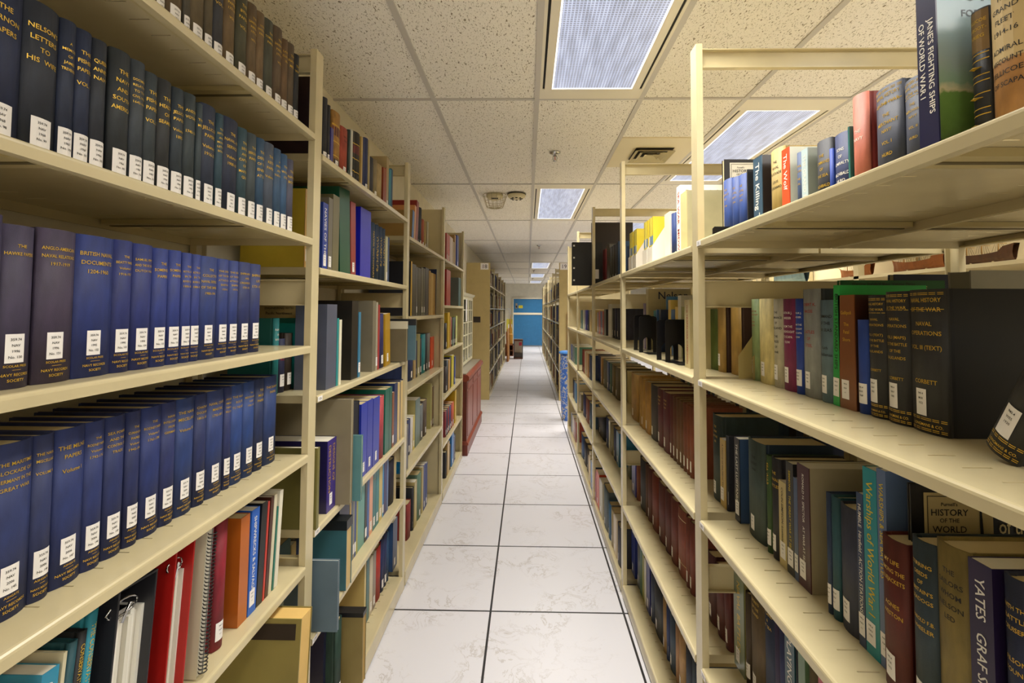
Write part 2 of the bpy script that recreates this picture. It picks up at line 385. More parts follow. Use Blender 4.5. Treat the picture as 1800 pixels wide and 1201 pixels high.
def tagplate(parent, o, s, f, y, z, txt):
    m = MB(); x = f-s*.0012
    m.box(f-s*.0006, x, y, y+.03, z-.017, z-.003, LABEL)
    d = 1 if s < 0 else -1
    put_text(m, txt, .0095, lambda a, b: (x-s*.0003, y+.015+d*a, z-.0135+b), BLACK_INK)
    shift(m, o); m.build('shelf_tag', parent)
def bay(side, k):
    s = -1 if side == 'L' else 1; f = FL if side == 'L' else FR_
    ys = YL if side == 'L' else YR; y0, y1 = ys[k-1], ys[k]; o = (f, y0, 0)
    n = len(ys)-1
    r = empty('shelving_unit', o)
    wh = 'along the white wall' if side == 'L' else 'on the open side of the aisle'
    tag(r, f'{ORD[k-1]} beige steel bookshelf bay {wh}', 'bookshelf', 'beige steel shelving bays lining the aisle')
    b = -.955 if side == 'L' else .823
    a0, a1 = y0+PW+.004, y1-.001
    if k == 1: a0 = y0+.05
    for i, z in enumerate(ZS[side, k]):
        kick = .012 if i == len(ZS[side, k])-1 else 0
        m = shelf_mb(s, f-s*.003, b, a0, a1, z, kick, k <= 2)
        sh = shift(m, o).build('shelf', r)
        t = TAGS.get((side, k))
        if t and i < len(t) and t[i]: tagplate(sh, o, s, f-s*.003, a1-.03 if side == 'R' else a0, z, t[i])
        if side == 'R' and k <= 3:
            m = shelf_mb(-1, 1.187, .829, a0, a1, z, kick, k <= 2); shift(m, o).build('shelf', r)
    ends = [y1] if k > 1 else [y0, y1]
    X2 = b if side == 'L' else 1.187
    for y in ends:
        shift(post_mb(f, s, y, 2.131), o).build('post', r)
        shift(post_mb(X2+s*0, -s, y, 2.131), o).build('post', r)
        last = (k == n and y == y1)
        if last or (side == 'L' and k == 3 and y == y1): shift(plate(min(f, X2)+.007, max(f, X2)-.007, y+.01, .01, 2.12, True), o).build('end_panel', r)
        else:
            for z0, z1 in ((2.066, 2.12), (1.395, 1.468), (.632, .70)):
                m = plate(min(f, X2)+.006, max(f, X2)-.006, y+.004, z0, z1); shift(m, o).build('side_tie', r)
    return r
for k in (1, 2, 3, 4): bay('L', k)
for k in (1, 2, 3, 4, 5): bay('R', k)

# ------------------------------------------------------------------ books
NAMED = [('navy', 35, 46, 95), ('blue', 40, 60, 170), ('dark grey', 42, 44, 48), ('grey', 110, 112, 112), ('white', 225, 220, 210), ('cream', 205, 190, 145), ('tan', 170, 135, 80), ('brown', 95, 70, 45),
         ('maroon', 92, 32, 32), ('red', 165, 40, 38), ('orange', 222, 85, 35), ('yellow', 200, 180, 50), ('green', 35, 90, 65), ('olive', 120, 115, 65), ('teal', 35, 125, 135), ('light blue', 60, 140, 195), ('slate blue', 60, 75, 100),
         ('purple', 65, 55, 85), ('black', 25, 25, 28), ('rust brown', 125, 65, 42), ('pale green', 140, 165, 135), ('pink', 185, 100, 95)]
def cname(h):
    h = h.lstrip('#'); c = [int(h[i:i+2], 16) for i in (0, 2, 4)]
    return min(NAMED, key=lambda n: sum((a-b)**2 for a, b in zip(n[1:], c)))[0]
ORDW = 'zeroth first second third fourth fifth sixth seventh eighth ninth tenth eleventh twelfth thirteenth fourteenth fifteenth sixteenth seventeenth eighteenth nineteenth twentieth'.split()
def ordw(n): return ORDW[n] if n <= 20 else 'twenty-'+ORDW[n-20]
rnd = random.Random(7)
PIC = []
def picture_mat():
    """printed jacket picture: dusk sky over a green shore"""
    if PIC: return PIC[0]
    m = bpy.data.materials.new('printed_jacket'); m.use_nodes = True; t = m.node_tree; b = t.nodes['Principled BSDF']
    tc = nn(t, 'ShaderNodeTexCoord'); sp = nn(t, 'ShaderNodeSeparateXYZ'); t.links.new(tc.outputs['Object'], sp.inputs[0])
    n = nn(t, 'ShaderNodeTexNoise'); n.inputs['Scale'].default_value = 55; n.inputs['Detail'].default_value = 5; t.links.new(tc.outputs['Object'], n.inputs['Vector'])
    a = nn(t, 'ShaderNodeMath', operation='MULTIPLY_ADD'); a.inputs[1].default_value = .03; t.links.new(n.outputs[0], a.inputs[0]); t.links.new(sp.outputs[2], a.inputs[2])
    r = nn(t, 'ShaderNodeValToRGB'); e = r.color_ramp.elements
    mr = nn(t, 'ShaderNodeMapRange'); mr.inputs['From Max'].default_value = .33; t.links.new(a.outputs[0], mr.inputs[0]); t.links.new(mr.outputs[0], r.inputs[0])
    e[0].color = (*rgb('#4a4530'), 1); e[1].color = (*rgb('#6f93ab'), 1)
    for p, c in ((.10, '#3f4226'), (.22, '#4f6a34'), (.36, '#5f7f40'), (.375, '#b9b090'), (.41, '#7f9a84'), (.5, '#8a9a98'), (.7, '#7e99a6')): q = e.new(p); q.color = (*rgb(c), 1)
    t.links.new(r.outputs[0], b.inputs['Base Color']); b.inputs['Roughness'].default_value = .25
    PIC.append(m); return m
CALLS = ['359.74', 'NAV', '1990', 'No. 129']
def book_meshes(w, h, d, col, o, near, idx, left):
    """returns (cover MB, pages MB, label MB or None) in the book's own frame: x across the spine, y into the shelf, z up"""
    k = o.get('k', 'b'); rnd_sp = k == 'b'
    sag = min(w*.22, .007) if rnd_sp else (.0 if k != 'f' else .001)
    kind = 'cloth' if k == 'b' else ('box' if k == 'f' else 'paper')
    if o.get('leather'): kind = 'leather'
    M1 = mat(col, {'b': .62, 'p': .34, 'f': .3}[k], kind)
    M2 = mat(o['c2'], .6 if k == 'b' else .3, 'box') if o.get('c2') else M1
    if o.get('jane'): M2 = picture_mat()
    t = min({'b': .0028, 'p': .0012, 'f': .0024}[k], w*.22)
    hw = w/2
    seg = 6 if (near and rnd_sp) else (4 if rnd_sp else 1)
    front = [(-hw+w*i/seg, sag*(2*i/seg-1)**2) for i in range(seg+1)]
    outer = [(-hw, d)]+([(-hw, sag+.012), (-hw+.0012, sag+.008), (-hw, sag+.004)] if rnd_sp and near and w > .012 else [(-hw, sag+.002)])+front
    outer += ([(hw, sag+.004), (hw-.0012, sag+.008), (hw, sag+.012)] if rnd_sp and near and w > .012 else [(hw, sag+.002)])+[(hw, d)]
    inner = []
    for x, y in outer:
        xi = max(-hw+t, min(hw-t, x*(1-2*t/w) if abs(x) < hw-1e-6 else x)); inner.append((xi, y+(t if abs(x) < hw-1e-6 or y < sag+.003 else 0)))
    inner[0] = (-hw+t, d); inner[-1] = (hw-t, d)
    n = len(outer); c = MB()
    vs = [(x, y, z) for z in (0, h) for x, y in outer]+[(x, y, z) for z in (0, h) for x, y in inner]
    a = 0; b = n; ci = 2*n; di = 3*n
    nb = 1 if not (rnd_sp and near and w > .012) else 3
    fs, f2 = [], []
    for i in range(n-1):
        tgt = f2 if (i < nb or i >= n-1-nb) else fs
        tgt.append((a+i, a+i+1, b+i+1, b+i)); tgt.append((b+i, b+i+1, di+i+1, di+i)); tgt.append((a+i+1, a+i, ci+i, ci+i+1)); tgt.append((ci+i+1, ci+i, di+i, di+i+1))
    for i in (0, n-1): f2.append((a+i, b+i, di+i, ci+i) if i else (a, ci, di, b))
    # smooth only the spine faces
    base = len(c.v)
    c.add(vs, fs, M1, rnd_sp and seg > 3); o2 = len(c.v)
    c.add(vs, f2, M2)
    sy = lambda x: sag*min(1, abs(2*x/w))**2 - .0004
    on = lambda x, z: (x, sy(x), z)
    if o.get('leather') or o.get('rings'):
        bm = mat('#5a1d18' if o.get('leather') == 1 else '#6a1d1a', .5, 'leather'); g2 = GOLD
        zs = (.3, .52, .78) if o.get('leather') else (.2, .85)
        for zf in zs: band(c, w, h*zf, h*zf+.003, on, g2 if o.get('leather') else mat('#c9b083', .6), .0002)
        if o.get('leather'):
            band(c, w, h*.62, h*.76, on, bm, .0001); band(c, w, h*.06, h*.26, on, mat('#1c1a18', .5), .0001)
    if o.get('bands') == 1:
        for z in (h-.006, h-.0085, h-.031, .022, .0195, .0065, .004): band(c, w*.97, z, z+.0009, on, GOLD, .0001)
    if o.get('bands') == 2:
        band(c, w, h*.72, h*.99, on, mat('#82673c', .6, 'cloth'), .0001)
        for z in (.12, .16, .3, .34, .44, .52, .56, .66, .70): band(c, w*.96, h*z, h*z+.0012, on, GOLD, .0002)
        for z in (.23, .41, .61): c.lathe([(0, 0), (.007, 0), (.007, -.0004)], (0, -.0012, h*z), GOLD, 5)
    if o.get('jacket'):
        band(c, w, h*.5, h*.999, on, mat(o['jacket'], .6, 'paper'), .0002)
    if near:
        ti = INK[o.get('tc', 'g')]
        if o.get('t'):
            L = o['t'].split('|'); real = [x for x in L if x.strip()]
            if real:
                zt = h-(.024 if o.get('zt') else (.013 if o.get('bands') else .03))
                avail = w*.86; mxs = .0082 if o.get('zt') else (.0125 if o.get('bands') and w > .045 else .0092)
                com = max(.0056, min(avail/max(twidth(q), .5) for q in real)*1.25)
                for ln in L:
                    if not ln.strip(): zt -= .0075; continue
                    sz = min(mxs, com); cond = min(1, avail/(twidth(ln)*sz))
                    zt -= sz*.72
                    put_text(c, ln, sz, lambda a_, b_, zt=zt: on(a_, zt+b_), ti, cond); zt -= sz*.72+.0012
        if o.get('tv'):
            parts = o['tv'].split('|'); nl = len(parts); zt0 = h*.93; zb = .05 if o.get('lab') else .012
            for q, p in enumerate(parts):
                sz = min(w*.66/nl, (zt0-zb)/max(twidth(p), 1))
                if o.get('jane'): sz = w*.8/nl; zt0 = h*.93-.078
                xo = (0 if nl == 1 else (.5-q)*w*.46)-sz*.36
                put_text(c, p, sz, lambda a_, b_, xo=xo, zt0=zt0: on(max(-hw*.98, min(hw*.98, xo+b_)), zt0-a_), ti, 1, 'l')
        pt = None
        if o.get('pub'): pt = [('SCOLAR PRESS' if o['pub'] == 1 else 'ASHGATE', .0265, .0042), ('NAVY RECORDS', .0155, .005), ('SOCIETY', .0085, .005)]
        elif o.get('bands') == 1: pt = [('LONGMANS & CO.', .0105, .0062)]
        if pt:
            for s_, z, sz in pt:
                sz = min(sz, w*.86/twidth(s_)*1.2); cond = min(1, w*.86/(twidth(s_)*sz))
                put_text(c, s_, sz, lambda a_, b_, z=z: on(a_, z+b_), GOLD, cond)
            if o.get('pub'): band(c, w*.25, .0228, .0233, on, GOLD, .0001)
        # printing on the cover that faces the reader
        sx = 1 if not left else -1
        if o.get('jt'):
            put_text(c, o['jt'], .035, lambda a_, b_: (hw+.0004, .03+a_, h*.78+b_), INK['w'], 1, 'l')
            put_text(c, 'THE FLEET', .014, lambda a_, b_: (hw+.0004, .035+a_, h*.68+b_), mat('#d8702a', .5), 1, 'l')
        if o.get('ency'):
            put_text(c, 'The Encyclopedia of', .0155, lambda a_, b_: (hw+.0004, .02+a_, h*.9+b_), BLACK_INK, 1, 'l')
            put_text(c, 'Sea Warfare', .036, lambda a_, b_: (hw+.0004, .02+a_, h*.77+b_), mat('#c8341f', .5), .8, 'l')
        if o.get('nels'):
            put_text(c, 'Nelson', .05, lambda a_, b_: (hw+.0004, .045+a_, h*.83+b_), mat('#1c2238', .5), 1, 'l')
        if o.get('jane'):
            put_text(c, 'OF WORLD WAR I', .036, lambda a_, b_: (hw+.0004, .035+a_, h*.742+b_), mat('#2b3442', .5), .85, 'l')
            put_text(c, 'FOREWORD BY', .0135, lambda a_, b_: (hw+.0004, .034+a_, h*.672+b_), mat('#2b3442', .5), 1, 'l')
    p = MB(); zc = .003 if k == 'b' else .0005
    y0 = sag+.003 if w > .008 else .002
    p.box(-hw+t+.0002, hw-t-.0002, y0, d-(.004 if k == 'b' else .001), zc, h-(.0045 if k == 'b' else .001), PAGEW if k == 'p' else PAGES)
    lb = None
    if o.get('lab'):
        lb = MB(); lw = min(.021, w*.9); lh = .036; xo = 0 if w < .03 else (-w*.06 if left else -w*.12)
        zb = .032 if o.get('pub') or o.get('bands') == 1 else .018
        if h < .15: zb = .012
        if o.get('low'): zb = .006; lh = .042; lw = min(.026, w*.9); xo = 0
        if o.get('bands') == 1: zb = .026; lh = .04
        nseg = 4 if rnd_sp and near else 1
        xs = [xo-lw/2+lw*i/nseg for i in range(nseg+1)]
        o3 = lambda x, z, e=.0006: (x, sag*min(1, abs(2*x/w))**2-e, z)
        lb.add([o3(x, z) for z in (zb, zb+lh) for x in xs], [(i, i+1, i+nseg+2, i+nseg+1) for i in range(nseg)], LABEL)
        if o['lab'] == 2 and near:
            for q, ln in enumerate((o.get('call') or ('940.4', 'NAV', '1920'))):
                sz = min(.0046, lw*.84/max(twidth(ln), 1))
                put_text(lb, ln, sz, lambda a_, b_, q=q: o3(xo+a_, zb+lh-.0085-q*.0073+b_, .0009), BLACK_INK)
        elif near:
            for q in range(3): 
                put_text(lb, '940.4|NAV|v.1'.split('|')[q], min(.0042, lw*.3), lambda a_, b_, q=q: o3(xo+a_, zb+lh-.009-q*.008+b_, .0009), BLACK_INK)
    return c, p, lb
def band(c, w, z0, z1, on, m, e):
    n = 4; xs = [-w/2*.995+w*.995*i/n for i in range(n+1)]
    vs = []
    for z in (z0, z1):
        for x in xs: q = on(x, z); vs.append((q[0], q[1]-e+.0002, q[2]))
    c.add(vs, [(i, i+1, i+n+2, i+n+1) for i in range(n)], m)

ROWS=[
('L1A','L',1,'top',1.885,{},[
 (0.7407, 0.0244, 0.214, -0.64, 0.16,'#5f4e36', {'lab':2}),
 (0.7663, 0.0273, 0.214, -0.64, 0.16,'#4a4338', {'lab':2}),
 (0.7949, 0.0198, 0.214, -0.64, 0.16,'#5f4e36', {'lab':2}),
 (0.8187, 0.0414, 0.214, -0.64, 0.16,'#64523a', {'lab':2}),
 (0.8607, 0.0162, 0.214, -0.64, 0.16,'#4f4a40', {'lab':2}),
 (0.8775, 0.0415, 0.214, -0.64, 0.16,'#5f523a', {'lab':2,'t':'THE|BARHAM|PAPERS|VOL. I'}),
 (0.9196, 0.0239, 0.214, -0.64, 0.16,'#544a35', {'lab':2,'t':'THE|BARHAM|PAPERS||VOL.II'}),
 (0.9452, 0.0334, 0.214, -0.64, 0.16,'#30323a', {'lab':2,'t':'THE|SPENCER|PAPERS||VOL. II'}),
 (0.9805, 0.0379, 0.214, -0.64, 0.16,'#6b573a', {'lab':2,'t':'THE|SANDWICH|PAPERS|1771-82||VOL.'}),
 (1.0226, 0.0412, 0.214, -0.64, 0.16,'#474633', {'lab':2,'t':'THE|BYNG|PAPERS||VOL. I'}),
 (1.0661, 0.035, 0.209, -0.64, 0.16,'#66543a', {'lab':2,'t':'THE|SANDWICH|PAPERS|1771-82||VOL. I'}),
 (1.1017, 0.0316, 0.211, -0.64, 0.16,'#755f42', {'lab':2,'t':'LORD|SANDWICH|PAPERS'}),
 (1.1345, 0.0409, 0.215, -0.64, 0.16,'#46483c', {'lab':2,'t':'THE|TOMLINSON|PAPERS'}),
 (1.1782, 0.0397, 0.222, -0.64, 0.16,'#5c4b38', {'lab':2,'t':'THE|SANDWICH|PAPERS|1771-82||VOL.'}),
 (1.2185, 0.0294, 0.211, -0.64, 0.16,'#6a5238', {'lab':2,'t':'LAW &|CUSTOM|SEA'}),
 (1.2485, 0.034, 0.218, -0.64, 0.16,'#5a4b38', {'lab':2,'t':'THE|NAVAL|MISC.'}),
 (1.2831, 0.0258, 0.205, -0.64, 0.16,'#20242a', {'lab':2,'t':'THE|WAR'}),
]),
('L1B','L',1,'second',1.585,{},[
 (0.5365, 0.0496, 0.2, -0.64, 0.16,'#202a48', {'lab':2,'t':'THE|VERNON|PAPERS'}),
 (0.5875, 0.0456, 0.2, -0.64, 0.16,'#252b38', {'lab':2,'t':"NELSON'S|LETTERS|TO|HIS  WIFE"}),
 (0.6338, 0.0225, 0.2, -0.64, 0.16,'#222c44', {'lab':2,'t':'A|MEMOIR|OF|JAMES|TREVENEN'}),
 (0.6571, 0.0241, 0.2, -0.64, 0.16,'#202b47', {'lab':2,'t':'THE|FISHER|PAPERS||VOL. I'}),
 (0.6822, 0.0249, 0.2, -0.64, 0.16,'#262c38', {'lab':2,'t':"QUEEN|ANNE'S|NAVY"}),
 (0.7152, 0.0373, 0.205, -0.64, 0.16,'#2b3136', {'lab':2,'t':'THE|NAVY|AND|SOUTH|AMERICA'}),
 (0.7531, 0.0273, 0.206, -0.64, 0.16,'#39414a', {'lab':2,'t':'DOCUMENTS|RELATING|TO THE|CIVIL WAR|1642-1648'}),
 (0.781, 0.0266, 0.2, -0.64, 0.16,'#353e44', {'lab':2,'t':'THE|FISHER|PAPERS||VOL. II'}),
 (0.8103, 0.0308, 0.203, -0.64, 0.16,'#2d3033', {'lab':2,'t':'THE|HEALTH|OF|SEAMEN'}),
 (0.8439, 0.0289, 0.203, -0.64, 0.16,'#2c3741', {'lab':2,'t':'THE|JELLICOE|PAPERS||Volume I|1893-'}),
 (0.8743, 0.031, 0.207, -0.64, 0.16,'#333d42', {'lab':2,'t':"ANSON'S|VOYAGE|||1740-1744"}),
 (0.9059, 0.0141, 0.2, -0.64, 0.16,'#36434a', {'lab':2,'t':'THE|MISC'}),
 (0.9216, 0.0434, 0.208, -0.64, 0.16,'#2b3449', {'lab':2,'t':'THE|JELLICOE|PAPERS||Volume II|1916-35'}),
 (0.9656, 0.0218, 0.205, -0.64, 0.16,'#2b4654', {'lab':2,'t':'THE|DEPTFORD|AND|MONEY|LETTER|BOOK'}),
 (0.9893, 0.0521, 0.21, -0.64, 0.16,'#242c42', {'lab':2,'t':'THE|NAVAL AIR|SERVICE||Volume I|1908-18'}),
 (1.0435, 0.0327, 0.206, -0.64, 0.16,'#2e4853', {'lab':2,'t':'THE|SIEGE|AND|CAPTURE|OF|MARTINI-|QUE'}),
 (1.0785, 0.0349, 0.207, -0.64, 0.16,'#3d474c', {'lab':2,'t':'THE|SERGISON|PAPERS'}),
 (1.1158, 0.0322, 0.209, -0.64, 0.16,'#2c4a66', {'lab':2,'t':'THE|DEFEAT|OF THE|ENEMY|AT SEA'}),
 (1.1493, 0.0437, 0.211, -0.64, 0.16,'#454f60', {'lab':2,'t':'THE|KEITH|PAPERS||Volume II'}),
 (1.1936, 0.0333, 0.21, -0.64, 0.16,'#34506e', {'lab':2,'t':'A|PRIEST|AND|THE NAVY'}),
 (1.2275, 0.0323, 0.207, -0.64, 0.16,'#35567a', {'lab':2,'t':'THE|WALKER|1788'}),
 (1.2604, 0.034, 0.204, -0.64, 0.16,'#4d4d60', {'lab':2,'t':'THE|NAVAL|BOOK'}),
]),
('L1C','L',1,'third',1.283,{'pub': 1},[
 (0.5298, 0.0215, 0.214, -0.64, 0.16,'#3f3850', {'lab':2}),
 (0.5525, 0.0202, 0.214, -0.64, 0.16,'#3a3450', {'lab':2}),
 (0.5733, 0.04, 0.205, -0.64, 0.16,'#403a52', {'lab':2,'t':'THE|HAWKE PAPERS','zt':1,'s':1}),
 (0.6184, 0.0526, 0.208, -0.64, 0.16,'#41384e', {'lab':2,'t':'ANGLO-AMERICAN|NAVAL RELATIONS|1917-1919','zt':1}),
 (0.6719, 0.0624, 0.208, -0.64, 0.16,'#25336f', {'lab':2,'t':'BRITISH NAVAL|DOCUMENTS|1204-1960','zt':1}),
 (0.7349, 0.0351, 0.209, -0.64, 0.16,'#252f6b', {'lab':2,'t':'THE|BEATTY PAPERS|Volume II|1916-1927','zt':1}),
 (0.7711, 0.0406, 0.208, -0.64, 0.16,'#25306e', {'lab':2,'t':'SAMUEL PEPYS|AND THE SECOND|DUTCH WAR','zt':1}),
 (0.813, 0.0355, 0.206, -0.64, 0.16,'#27367a', {'lab':2,'t':'THE|SOMERVILLE|PAPERS','zt':1}),
 (0.8491, 0.032, 0.207, -0.64, 0.16,'#26367c', {'lab':2,'t':'THE|SOMERVILLE|PAPERS','zt':1}),
 (0.8817, 0.0253, 0.206, -0.64, 0.16,'#29387c', {'lab':2,'t':'THE|ROYAL NAVY|IN THE|RIVER PLATE|1806-1807','zt':1}),
 (0.9076, 0.0235, 0.206, -0.64, 0.16,'#29377a', {'lab':2,'t':'THE|ROYAL NAVY|IN THE|RIVER PLATE|1806-1807','zt':1}),
 (0.9319, 0.0531, 0.206, -0.64, 0.16,'#24356f', {'lab':2,'t':'THE|COLLECTIVE|NAVAL DEFENCE|OF THE EMPIRE|1900-1940','zt':1}),
 (0.9856, 0.0377, 0.206, -0.64, 0.16,'#263674', {'lab':2,'t':'THE DEFEAT|OF THE ENEMY|ATTACK UPON|SHIPPING|1939-45','zt':1}),
 (1.0239, 0.0343, 0.206, -0.64, 0.16,'#263674', {'lab':2,'t':'THE DEFEAT|OF THE ENEMY|ATTACK UPON|SHIPPING|1939-45','zt':1}),
 (1.0603, 0.0443, 0.207, -0.64, 0.16,'#232d5f', {'lab':2,'t':'SHIPBOARD LIFE|AND|ORGANISATION|1731-1815','zt':1}),
 (1.1052, 0.0426, 0.207, -0.64, 0.16,'#242f62', {'lab':2,'t':'SHIPBOARD|LIFE|1731-1815','zt':1}),
]),
('L1D','L',1,'fourth',0.983,{'pub': 1},[
 (0.5714, 0.028, 0.225, -0.667, 0.16,'#2a3566', {'lab':2}),
 (0.6007, 0.0499, 0.225, -0.667, 0.16,'#2b3767', {'lab':2,'t':'THE MARITIME|BLOCKADE OF|GERMANY IN THE|GREAT WAR','zt':1}),
 (0.6513, 0.0275, 0.225, -0.667, 0.16,'#2b3560', {'lab':2,'t':'THE NAVAL|MISCELLANY||VOLUME VI','zt':1}),
 (0.6813, 0.0466, 0.225, -0.667, 0.16,'#26346a', {'lab':2,'t':'THE MILNE|PAPERS||Volume I','zt':1}),
 (0.7285, 0.0328, 0.225, -0.667, 0.16,'#27346a', {'lab':2,'t':'THE|RODNEY PAPERS|Volume I|1742-1763','zt':1}),
 (0.7634, 0.0368, 0.225, -0.667, 0.16,'#222e60', {'lab':2,'t':'SEA POWER|AND THE|CONTROL OF|TRADE','zt':1}),
 (0.8036, 0.0285, 0.225, -0.667, 0.16,'#212b5a', {'lab':2,'t':'THE|CUNNINGHAM|PAPERS|Volume I|1942-1946','zt':1}),
 (0.8358, 0.0444, 0.225, -0.667, 0.16,'#22316a', {'lab':2,'t':'THE|RODNEY PAPERS|Volume II|1763-1780','zt':1}),
 (0.8815, 0.0359, 0.225, -0.667, 0.16,'#252f62', {'lab':2,'t':'NAVAL|INTELLIGENCE|FROM|GERMANY','zt':1}),
 (0.9189, 0.0489, 0.225, -0.667, 0.16,'#24396f', {'lab':2,'t':'THE NAVAL|MISCELLANY||Volume VII','zt':1}),
 (0.9711, 0.0346, 0.225, -0.667, 0.16,'#212c5a', {'lab':2,'t':'CHATHAM|DOCKYARD|1815-1865','zt':1}),
 (1.0075, 0.0551, 0.225, -0.667, 0.16,'#26386e', {'lab':2,'t':'NAVAL COURTS|MARTIAL|1793-1815','zt':1}),
 (1.0646, 0.0226, 0.225, -0.667, 0.16,'#252f60', {'lab':2,'t':'ANGLO|AMERICAN|NAVAL|RELATIONS','zt':1}),
 (1.0893, 0.0461, 0.225, -0.667, 0.16,'#26407c', {'lab':2,'t':'THE NAVAL|ROUTE|TO THE ABYSS','zt':1}),
 (1.1376, 0.0453, 0.225, -0.667, 0.16,'#26407a', {'lab':2,'t':'THE|MEDITERRANEAN|FLEET|1930-1939','zt':1}),
 (1.1855, 0.0386, 0.225, -0.667, 0.16,'#202d54', {'lab':2,'t':'THE|MILNE|PAPERS','zt':1}),
 (1.2294, 0.059, 0.225, -0.667, 0.16,'#24386a', {'lab':2,'t':'THE DURHAM|PAPERS','zt':1}),
]),
('L1E','L',1,'fifth',0.68,{},[
 (0.5949, 0.0263, 0.21, -0.635, 0.21,'#a8202c', {'k':'p','lean':4,'lab':0}),
 (0.6233, 0.0237, 0.22, -0.635, 0.21,'#2b87a8', {'k':'p','lean':4,'tv':'CONSERVATION  MARITIME','tc':'w','lab':0}),
 (0.6478, 0.0053, 0.23, -0.635, 0.21,'#c9c0a0', {'k':'p','lean':5,'lab':0}),
 (0.6537, 0.0134, 0.235, -0.635, 0.21,'#124650', {'k':'b','lean':6,'lab':0}),
 (0.6679, 0.013, 0.24, -0.635, 0.21,'#15161a', {'k':'b','lean':6,'tv':'CONSERVATION OF WOOD','tc':'g','lab':0}),
 (0.6817, 0.0153, 0.26, -0.635, 0.21,'#1c7f93', {'k':'b','lean':6,'tv':'THE CONSERVATION OF HISTORIC SHIPS','tc':'g','lab':0}),
 (0.9973, 0.0335, 0.262, -0.635, 0.22,'#841c2c', {'k':'b','lean':2,'lab':1}),
 (1.0749, 0.0346, 0.235, -0.635, 0.2,'#b4611e', {'k':'f','lean':1,'lab':0}),
 (1.1118, 0.0323, 0.235, -0.635, 0.21,'#1f5fc0', {'k':'p','lean':2,'tv':'SHIPWRECKS & SALVAGE','tc':'w','lab':1}),
 (1.1465, 0.0244, 0.235, -0.635, 0.21,'#1a1a1c', {'k':'p','lean':4,'lab':0}),
 (1.1734, 0.0076, 0.23, -0.635, 0.21,'#c4392e', {'k':'p','lean':4,'lab':0}),
 (1.1835, 0.0129, 0.235, -0.635, 0.21,'#4a2a20', {'k':'p','lean':5,'lab':0}),
 (1.199, 0.0132, 0.235, -0.635, 0.21,'#d4ccb0', {'k':'p','lean':5,'lab':0}),
 (1.2175, 0.0054, 0.2, -0.635, 0.21,'#2c7a6a', {'k':'p','lean':5,'lab':0}),
 (1.2257, 0.0166, 0.235, -0.635, 0.21,'#e2ddca', {'k':'p','lean':5,'lab':0}),
]),
('R1A','R',1,'top',1.579,{},[
 (0.5633, 0.0418, 0.225, 0.58, 0.155,'#a07443', {'k':'b','tc':'k','t':'THE|GRAND|FLEET|1914-16||ADMIRAL|VISCOUNT|JELLICOE|OF SCAPA','jacket':'#c3ab7a'}),
 (0.6057, 0.0057, 0.24, 0.63, 0.155,'#b4c23a', {'k':'p'}),
 (0.612, 0.0244, 0.2, 0.585, 0.155,'#26282e', {'k':'b','tc':'g','t':'JELLICOE|U-BOOT-|KRIEG','bands':2,'c2':'#8a6b42'}),
 (0.6552, 0.0324, 0.315, 0.56, 0.24,'#1c1d44', {'k':'p','tv':"JANE'S FIGHTING SHIPS|OF WORLD WAR I",'tc':'w','c2':'#6f93a6','jane':1}),
 (0.7649, 0.0441, 0.19, 0.63, 0.155,'#34394a', {'tc':'g','t':'NAVAL HISTORY|OF THE WAR||THE|MERCHANT|NAVY||VOL. II||HURD','bands':1}),
 (0.814, 0.0615, 0.204, 0.63, 0.155,'#34394a', {'tc':'g','t':'NAVAL HISTORY|OF THE WAR||THE|MERCHANT|NAVY||VOL. I||HURD','bands':1}),
 (0.8983, 0.0403, 0.221, 0.63, 0.155,'#b96a58', {'k':'b','c2':'#8a2f2a','tc':'w','t':'|||||THE|NAVY','orn':1}),
 (0.9395, 0.005, 0.169, 0.63, 0.155,'#2f6a68', {'k':'p'}),
 (0.9453, 0.0494, 0.166, 0.63, 0.155,'#27315a', {'tc':'w','t':'SONS|OF|ADMIRALTY||ARCHIBALD|HURD|& BASHFORD'}),
 (0.9956, 0.0103, 0.145, 0.63, 0.155,'#2443a0', {}),
 (1.0069, 0.0488, 0.173, 0.63, 0.155,'#2a2c34', {'tc':'g','t':'THE|COMMAND|OF|THE SEA||ARCHIBALD|HURD'}),
 (1.0814, 0.0235, 0.176, 0.63, 0.155,'#b7cbd2', {'k':'p','c2':'#9aa39c','tv':'THE GRAND FLEET','tc':'w'}),
 (1.1061, 0.0246, 0.176, 0.63, 0.155,'#33466a', {'tc':'g','t':'WAR|AFLOAT||THE|R.N.','k':'b'}),
 (1.1565, 0.0336, 0.204, 0.63, 0.155,'#e5542e', {'k':'p','tv':'The Wolf','tc':'w','c2':'#d8dcd0'}),
 (1.1913, 0.0631, 0.219, 0.63, 0.155,'#a48d52', {'tc':'k','t':'THE|NAVAL|BLOCKADE||LOUIS|GUICHARD','k':'b'}),
 (1.2909, 0.0486, 0.228, 0.63, 0.155,'#3b566c', {'k':'p','tv':'The Killing Time','tc':'w','c2':'#241d1f','jt':'The','h2':1}),
 (1.374, 0.005, 0.22, 0.63, 0.155,'#2e2f31', {'k':'p','tv':'Churchill and Fisher','tc':'w','c2':'#2e2f31'}),
 (1.3956, 0.0492, 0.217, 0.63, 0.155,'#203c7c', {'lab':0,'t':'THE|ROYAL|NAVY|1918'}),
 (1.4467, 0.0445, 0.222, 0.63, 0.155,'#1f3a78', {'lab':0,'t':'THE|ROYAL|NAVY|1914'}),
 (1.4975, 0.0613, 0.231, 0.63, 0.155,'#1f3a78', {'lab':0,'t':'THE|WAR AT|SEA||1914','tc':'g'}),
]),
('R1B','R',1,'second',1.203,{'pub2': 1},[
